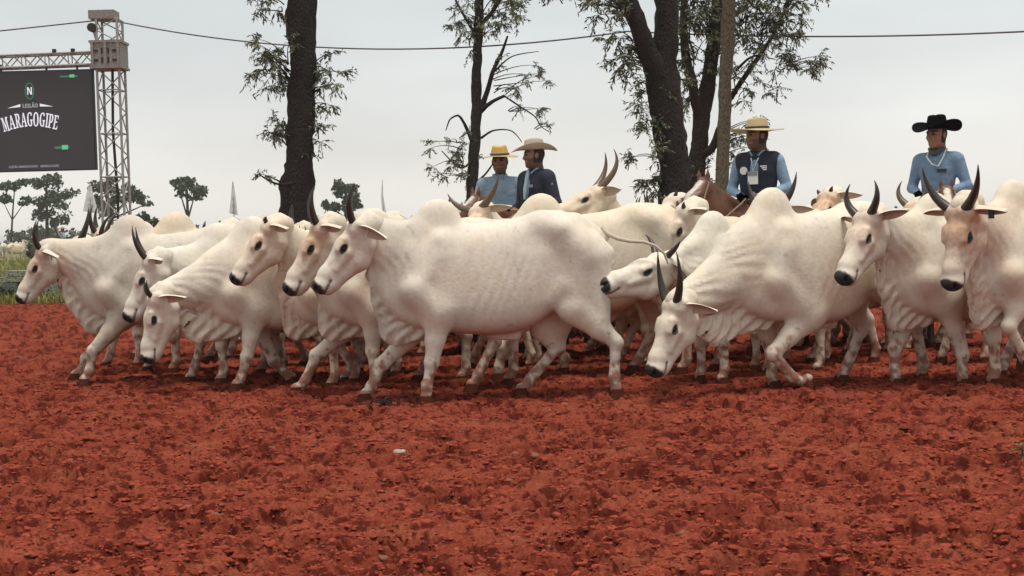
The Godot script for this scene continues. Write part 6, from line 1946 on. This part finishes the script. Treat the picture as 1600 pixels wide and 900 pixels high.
# near trees: limbs as [points, radii], clumps of leafy shoots as [root, middle, reach, shoots, leaf length]
const TREES := [
	{"name": "tree_with_shoots", "label": "thick dark bare-stemmed tree with leafy shoots sprouting from its bark, behind the herd", "bark": "dark", "leaf": "dull", "group": "trees behind the herd", "at": Vector3(-3.35, 0.00, -22.00),
	"limbs": [
		[[Vector3(0.00, -0.15, 0.00), Vector3(0.00, 1.58, 0.00), Vector3(0.05, 2.13, 0.00), Vector3(0.09, 2.43, 0.00), Vector3(0.10, 2.77, 0.00), Vector3(0.14, 3.12, 0.00), Vector3(0.15, 3.52, 0.00), Vector3(0.19, 3.91, 0.00), Vector3(0.18, 4.41, 0.00), Vector3(0.20, 4.90, 0.00), Vector3(0.17, 5.49, 0.00), Vector3(0.13, 6.28, 0.00), Vector3(0.26, 7.25, 0.00)], [0.351, 0.260, 0.240, 0.220, 0.210, 0.220, 0.220, 0.200, 0.210, 0.220, 0.220, 0.200, 0.160]],
		[[Vector3(0.05, 2.07, 0.20), Vector3(-0.16, 2.04, 0.30), Vector3(-0.35, 2.11, 0.30), Vector3(-0.50, 2.21, 0.30)], [0.030, 0.020, 0.015, 0.010]],
		[[Vector3(0.18, 5.89, 0.00), Vector3(-0.22, 6.44, 0.20), Vector3(-0.65, 7.07, 0.40)], [0.120, 0.090, 0.060]],
		[[Vector3(0.16, 6.47, 0.00), Vector3(0.72, 7.13, -0.30), Vector3(1.22, 7.96, -0.50)], [0.120, 0.090, 0.060]],
	], "clumps": [
		[Vector3(-0.03, 3.62, -0.00), Vector3(-0.27, 3.82, 0.20), Vector3(0.30, 0.42, 0.24), 34, 0.150],
		[Vector3(-0.03, 3.77, 0.00), Vector3(-0.37, 3.96, 0.10), Vector3(0.24, 0.30, 0.19), 20, 0.150],
		[Vector3(-0.08, 2.68, 0.00), Vector3(-0.23, 2.80, 0.20), Vector3(0.20, 0.30, 0.16), 26, 0.130],
		[Vector3(0.35, 3.81, 0.00), Vector3(0.55, 3.87, 0.10), Vector3(0.20, 0.34, 0.16), 24, 0.140],
		[Vector3(0.34, 3.61, 0.00), Vector3(0.46, 3.51, 0.00), Vector3(0.14, 0.28, 0.11), 16, 0.140],
		[Vector3(0.29, 2.67, 0.00), Vector3(0.39, 2.76, 0.10), Vector3(0.10, 0.34, 0.08), 18, 0.120],
		[Vector3(-0.20, 2.06, 0.00), Vector3(-0.50, 2.21, 0.30), Vector3(0.10, 0.08, 0.08), 4, 0.100],
		[Vector3(-0.11, 5.01, 0.00), Vector3(-0.45, 4.92, 0.20), Vector3(0.30, 0.22, 0.24), 22, 0.150],
		[Vector3(0.04, 5.10, 0.00), Vector3(-0.20, 5.21, 0.00), Vector3(0.30, 0.22, 0.24), 16, 0.150],
		[Vector3(-0.26, 6.49, 0.00), Vector3(-0.49, 6.81, 0.30), Vector3(0.80, 0.50, 0.64), 70, 0.170],
		[Vector3(0.75, 7.05, 0.00), Vector3(1.03, 7.51, -0.30), Vector3(0.80, 0.50, 0.64), 70, 0.170],
	]},
	{"name": "slender_tree", "label": "slender grey-barked tree with sparse foliage and drooping bare twigs, beside two riders", "bark": "grey", "leaf": "pale", "group": "trees behind the herd", "at": Vector3(-0.69, 0.00, -26.00),
	"limbs": [
		[[Vector3(0.00, -0.15, 0.00), Vector3(0.00, 1.85, 0.00), Vector3(0.05, 2.56, 0.00), Vector3(0.12, 3.38, 0.00), Vector3(0.13, 3.96, 0.00), Vector3(0.17, 4.55, 0.00), Vector3(0.21, 5.13, 0.00), Vector3(0.25, 5.83, 0.00), Vector3(0.30, 6.87, 0.00)], [0.144, 0.106, 0.101, 0.095, 0.089, 0.083, 0.083, 0.071, 0.047]],
		[[Vector3(0.16, 3.38, 0.00), Vector3(0.34, 3.83, 0.10), Vector3(0.44, 4.14, 0.20), Vector3(0.60, 4.45, 0.20), Vector3(0.73, 4.77, 0.30)], [0.059, 0.047, 0.041, 0.030, 0.019]],
		[[Vector3(0.18, 3.43, 0.00), Vector3(0.40, 3.59, 0.20), Vector3(0.64, 3.68, 0.40)], [0.047, 0.035, 0.030]],
		[[Vector3(0.64, 3.68, 0.40), Vector3(0.91, 3.49, 0.40), Vector3(1.19, 3.29, 0.40), Vector3(1.29, 3.11, 0.40), Vector3(1.44, 3.01, 0.40)], [0.018, 0.014, 0.012, 0.009, 0.007]],
		[[Vector3(0.01, 2.93, 0.00), Vector3(-0.09, 3.19, 0.20), Vector3(-0.21, 3.36, 0.30), Vector3(-0.35, 3.30, 0.30), Vector3(-0.44, 3.09, 0.30)], [0.035, 0.028, 0.021, 0.014, 0.009]],
		[[Vector3(0.20, 2.96, 0.00), Vector3(0.44, 3.07, 0.30), Vector3(0.76, 3.05, 0.30), Vector3(0.94, 2.84, 0.30)], [0.024, 0.017, 0.012, 0.008]],
		[[Vector3(0.47, 4.14, 0.20), Vector3(0.80, 4.41, 0.20), Vector3(1.29, 4.49, 0.20)], [0.018, 0.012, 0.007]],
		[[Vector3(0.20, 5.01, 0.00), Vector3(0.45, 5.21, 0.20), Vector3(0.83, 5.76, 0.30)], [0.047, 0.035, 0.024]],
		[[Vector3(0.19, 4.78, 0.00), Vector3(-0.02, 5.11, 0.20), Vector3(-0.20, 5.46, 0.20)], [0.035, 0.024, 0.018]],
		[[Vector3(0.07, 2.62, 0.00), Vector3(-0.19, 2.41, 0.20), Vector3(-0.53, 2.73, 0.20)], [0.024, 0.017, 0.009]],
		[[Vector3(0.03, 2.11, 0.00), Vector3(0.28, 2.31, 0.20), Vector3(0.58, 2.74, 0.20)], [0.024, 0.018, 0.009]],
	], "clumps": [
		[Vector3(0.44, 4.13, 0.00), Vector3(0.97, 4.06, 0.20), Vector3(0.35, 0.40, 0.28), 30, 0.110],
		[Vector3(0.72, 3.71, 0.00), Vector3(1.07, 3.68, 0.30), Vector3(0.26, 0.31, 0.21), 18, 0.110],
		[Vector3(1.20, 3.33, 0.00), Vector3(1.30, 3.08, 0.40), Vector3(0.17, 0.12, 0.13), 8, 0.090],
		[Vector3(-0.22, 3.15, 0.00), Vector3(-0.41, 2.79, 0.30), Vector3(0.33, 0.43, 0.26), 30, 0.110],
		[Vector3(-0.14, 2.44, 0.00), Vector3(-0.29, 2.47, 0.10), Vector3(0.33, 0.35, 0.26), 24, 0.110],
		[Vector3(0.04, 2.32, 0.00), Vector3(-0.02, 2.32, 0.00), Vector3(0.21, 0.24, 0.17), 14, 0.100],
		[Vector3(0.23, 5.01, 0.00), Vector3(0.06, 5.33, 0.10), Vector3(0.35, 0.40, 0.28), 40, 0.130],
		[Vector3(0.45, 5.24, 0.00), Vector3(0.71, 5.34, 0.20), Vector3(0.40, 0.28, 0.32), 40, 0.130],
		[Vector3(0.82, 5.35, 0.00), Vector3(1.00, 5.22, 0.20), Vector3(0.31, 0.21, 0.25), 20, 0.120],
		[Vector3(0.16, 4.66, 0.00), Vector3(-0.03, 4.89, 0.10), Vector3(0.21, 0.28, 0.17), 16, 0.120],
		[Vector3(0.28, 4.78, 0.00), Vector3(0.46, 4.97, 0.10), Vector3(0.19, 0.24, 0.15), 14, 0.120],
		[Vector3(0.30, 6.87, 0.00), Vector3(0.34, 6.52, 0.00), Vector3(0.83, 0.71, 0.66), 60, 0.150],
	]},
	{"name": "forked_tree", "label": "massive dark tree trunk forking in two, behind the brown horse", "bark": "dark", "leaf": "dull", "group": "trees behind the herd", "at": Vector3(2.45, 0.00, -21.00),
	"limbs": [
		[[Vector3(0.00, -0.15, 0.00), Vector3(0.00, 1.56, 0.00), Vector3(0.02, 1.85, 0.00), Vector3(-0.02, 2.42, 0.00), Vector3(-0.07, 2.89, 0.00), Vector3(-0.12, 3.27, 0.00), Vector3(-0.15, 3.56, 0.00), Vector3(-0.07, 4.03, 0.00), Vector3(-0.05, 4.41, 0.00), Vector3(-0.03, 4.97, 0.00), Vector3(0.04, 5.91, 0.00)], [0.322, 0.239, 0.229, 0.220, 0.229, 0.239, 0.239, 0.182, 0.172, 0.162, 0.134]],
		[[Vector3(-0.18, 3.45, 0.10), Vector3(-0.37, 3.82, 0.20), Vector3(-0.50, 4.19, 0.30), Vector3(-0.62, 4.56, 0.30), Vector3(-0.70, 4.93, 0.30), Vector3(-0.84, 5.68, 0.30)], [0.162, 0.143, 0.124, 0.115, 0.105, 0.076]],
	], "clumps": [
		[Vector3(-0.55, 4.32, 0.00), Vector3(-0.88, 4.33, 0.40), Vector3(0.27, 0.34, 0.21), 36, 0.140],
		[Vector3(-0.46, 4.04, 0.00), Vector3(-0.73, 3.84, 0.30), Vector3(0.29, 0.25, 0.23), 30, 0.140],
		[Vector3(-0.59, 4.61, 0.00), Vector3(-0.94, 4.52, 0.30), Vector3(0.23, 0.15, 0.18), 20, 0.140],
		[Vector3(-0.14, 3.18, 0.00), Vector3(-0.33, 3.17, 0.20), Vector3(0.15, 0.25, 0.12), 14, 0.130],
		[Vector3(-0.09, 2.70, 0.00), Vector3(-0.32, 2.74, 0.20), Vector3(0.17, 0.38, 0.14), 26, 0.130],
		[Vector3(-0.07, 2.32, 0.00), Vector3(-0.37, 2.23, 0.20), Vector3(0.21, 0.38, 0.17), 30, 0.130],
		[Vector3(-0.07, 2.04, 0.00), Vector3(-0.34, 1.90, 0.20), Vector3(0.15, 0.21, 0.12), 14, 0.130],
		[Vector3(-1.58, 4.82, 0.00), Vector3(-1.56, 4.59, 0.40), Vector3(0.11, 0.10, 0.09), 8, 0.140],
		[Vector3(-0.68, 4.99, 0.00), Vector3(-1.02, 5.13, 0.30), Vector3(0.76, 0.38, 0.61), 60, 0.160],
		[Vector3(-0.02, 5.44, 0.00), Vector3(-0.04, 5.72, 0.00), Vector3(0.86, 0.48, 0.69), 70, 0.160],
	]},
	{"name": "two_stemmed_tree", "label": "twin-stemmed tree with thin dark crown leaning behind a massive forked trunk", "bark": "brown", "leaf": "dull", "group": "trees behind the herd", "at": Vector3(3.18, 0.00, -24.00),
	"limbs": [
		[[Vector3(0.00, -0.15, 0.00), Vector3(0.00, 1.81, 0.00), Vector3(0.01, 2.23, 0.00), Vector3(0.08, 2.68, 0.00), Vector3(0.11, 3.11, 0.00), Vector3(0.26, 3.76, 0.00), Vector3(0.36, 4.40, 0.00), Vector3(0.44, 5.05, 0.00), Vector3(0.54, 5.91, 0.00)], [0.221, 0.164, 0.153, 0.142, 0.142, 0.120, 0.109, 0.098, 0.076]],
		[[Vector3(0.09, 3.01, 0.00), Vector3(-0.03, 3.53, 0.20), Vector3(-0.15, 4.07, 0.20), Vector3(-0.18, 4.61, 0.20), Vector3(-0.15, 5.25, 0.20)], [0.098, 0.087, 0.076, 0.066, 0.055]],
		[[Vector3(0.06, 2.41, 0.00), Vector3(0.25, 2.54, 0.20), Vector3(0.35, 2.82, 0.30), Vector3(0.50, 3.08, 0.30)], [0.076, 0.066, 0.055, 0.044]],
		[[Vector3(0.60, 3.37, 0.00), Vector3(0.84, 3.74, 0.20), Vector3(1.12, 4.13, 0.30), Vector3(1.34, 4.47, 0.30), Vector3(1.55, 4.92, 0.30), Vector3(1.66, 5.39, 0.30)], [0.049, 0.044, 0.037, 0.028, 0.022, 0.016]],
		[[Vector3(0.68, 3.83, 0.20), Vector3(0.92, 4.04, 0.20), Vector3(1.12, 4.08, 0.20)], [0.027, 0.022, 0.017]],
		[[Vector3(0.76, 4.83, 0.00), Vector3(0.88, 4.94, 0.10), Vector3(1.03, 5.11, 0.20)], [0.044, 0.033, 0.022]],
		[[Vector3(0.49, 3.32, 0.00), Vector3(0.60, 3.37, 0.00), Vector3(0.69, 3.52, 0.10)], [0.044, 0.044, 0.044]],
	], "clumps": [
		[Vector3(0.01, 3.77, 0.00), Vector3(-0.09, 3.96, 0.20), Vector3(0.39, 0.66, 0.31), 60, 0.130],
		[Vector3(-0.03, 4.41, 0.00), Vector3(-0.11, 4.71, 0.20), Vector3(0.44, 0.55, 0.35), 60, 0.130],
		[Vector3(0.28, 3.98, 0.00), Vector3(0.26, 4.17, 0.20), Vector3(0.33, 0.66, 0.26), 50, 0.130],
		[Vector3(0.24, 4.62, 0.00), Vector3(0.14, 4.85, 0.20), Vector3(0.48, 0.33, 0.38), 50, 0.130],
		[Vector3(0.84, 4.39, 0.00), Vector3(0.87, 4.56, 0.30), Vector3(0.37, 0.48, 0.30), 60, 0.130],
		[Vector3(1.16, 4.28, 0.00), Vector3(1.11, 4.60, 0.30), Vector3(0.37, 0.39, 0.30), 50, 0.130],
		[Vector3(1.38, 4.59, 0.00), Vector3(1.45, 4.65, 0.30), Vector3(0.33, 0.39, 0.26), 50, 0.130],
		[Vector3(1.38, 4.38, 0.00), Vector3(1.34, 4.08, 0.30), Vector3(0.28, 0.22, 0.23), 24, 0.130],
		[Vector3(1.70, 4.15, 0.00), Vector3(1.72, 4.01, 0.30), Vector3(0.28, 0.26, 0.23), 24, 0.130],
		[Vector3(1.54, 4.37, 0.00), Vector3(1.87, 3.94, 0.30), Vector3(0.15, 0.13, 0.12), 12, 0.120],
		[Vector3(1.26, 3.73, 0.00), Vector3(1.20, 3.54, 0.30), Vector3(0.17, 0.15, 0.14), 12, 0.120],
		[Vector3(0.71, 3.64, 0.00), Vector3(0.77, 3.71, 0.30), Vector3(0.22, 0.31, 0.17), 24, 0.120],
		[Vector3(0.48, 2.67, 0.00), Vector3(0.73, 2.80, 0.20), Vector3(0.28, 0.33, 0.23), 34, 0.120],
		[Vector3(0.36, 2.46, 0.00), Vector3(0.65, 2.33, 0.20), Vector3(0.17, 0.33, 0.14), 20, 0.120],
		[Vector3(0.09, 2.25, 0.00), Vector3(0.16, 2.02, 0.20), Vector3(0.20, 0.24, 0.16), 14, 0.120],
		[Vector3(1.60, 4.91, 0.00), Vector3(1.66, 5.08, 0.30), Vector3(0.44, 0.33, 0.35), 50, 0.140],
		[Vector3(-0.12, 5.28, 0.00), Vector3(0.10, 5.49, 0.00), Vector3(0.98, 0.44, 0.79), 80, 0.150],
		[Vector3(1.07, 5.14, 0.00), Vector3(1.02, 5.52, 0.30), Vector3(0.87, 0.44, 0.70), 70, 0.150],
	]},
	{"name": "pale_trunk_tree", "label": "straight pale olive-barked trunk standing beside the rider in the navy vest", "bark": "olive", "leaf": "dull", "group": "trees behind the herd", "at": Vector3(2.78, 0.00, -18.50),
	"limbs": [
		[[Vector3(0.00, -0.15, 0.00), Vector3(0.00, 1.51, 0.00), Vector3(0.01, 1.76, 0.00), Vector3(0.04, 2.35, 0.00), Vector3(0.07, 2.93, 0.00), Vector3(0.12, 3.59, 0.00), Vector3(0.15, 4.18, 0.00), Vector3(0.18, 4.84, 0.00), Vector3(0.22, 5.66, 0.00)], [0.108, 0.080, 0.080, 0.084, 0.084, 0.084, 0.084, 0.076, 0.059]],
	], "clumps": [
		[Vector3(0.21, 5.41, 0.00), Vector3(0.18, 5.25, 0.00), Vector3(0.59, 0.42, 0.47), 50, 0.160],
	]},
]

func build_rest() -> void:
	build_soil()
	build_far()
	build_trees()
	build_screen()
	build_people()
	build_far_cattle()
	build_litter()
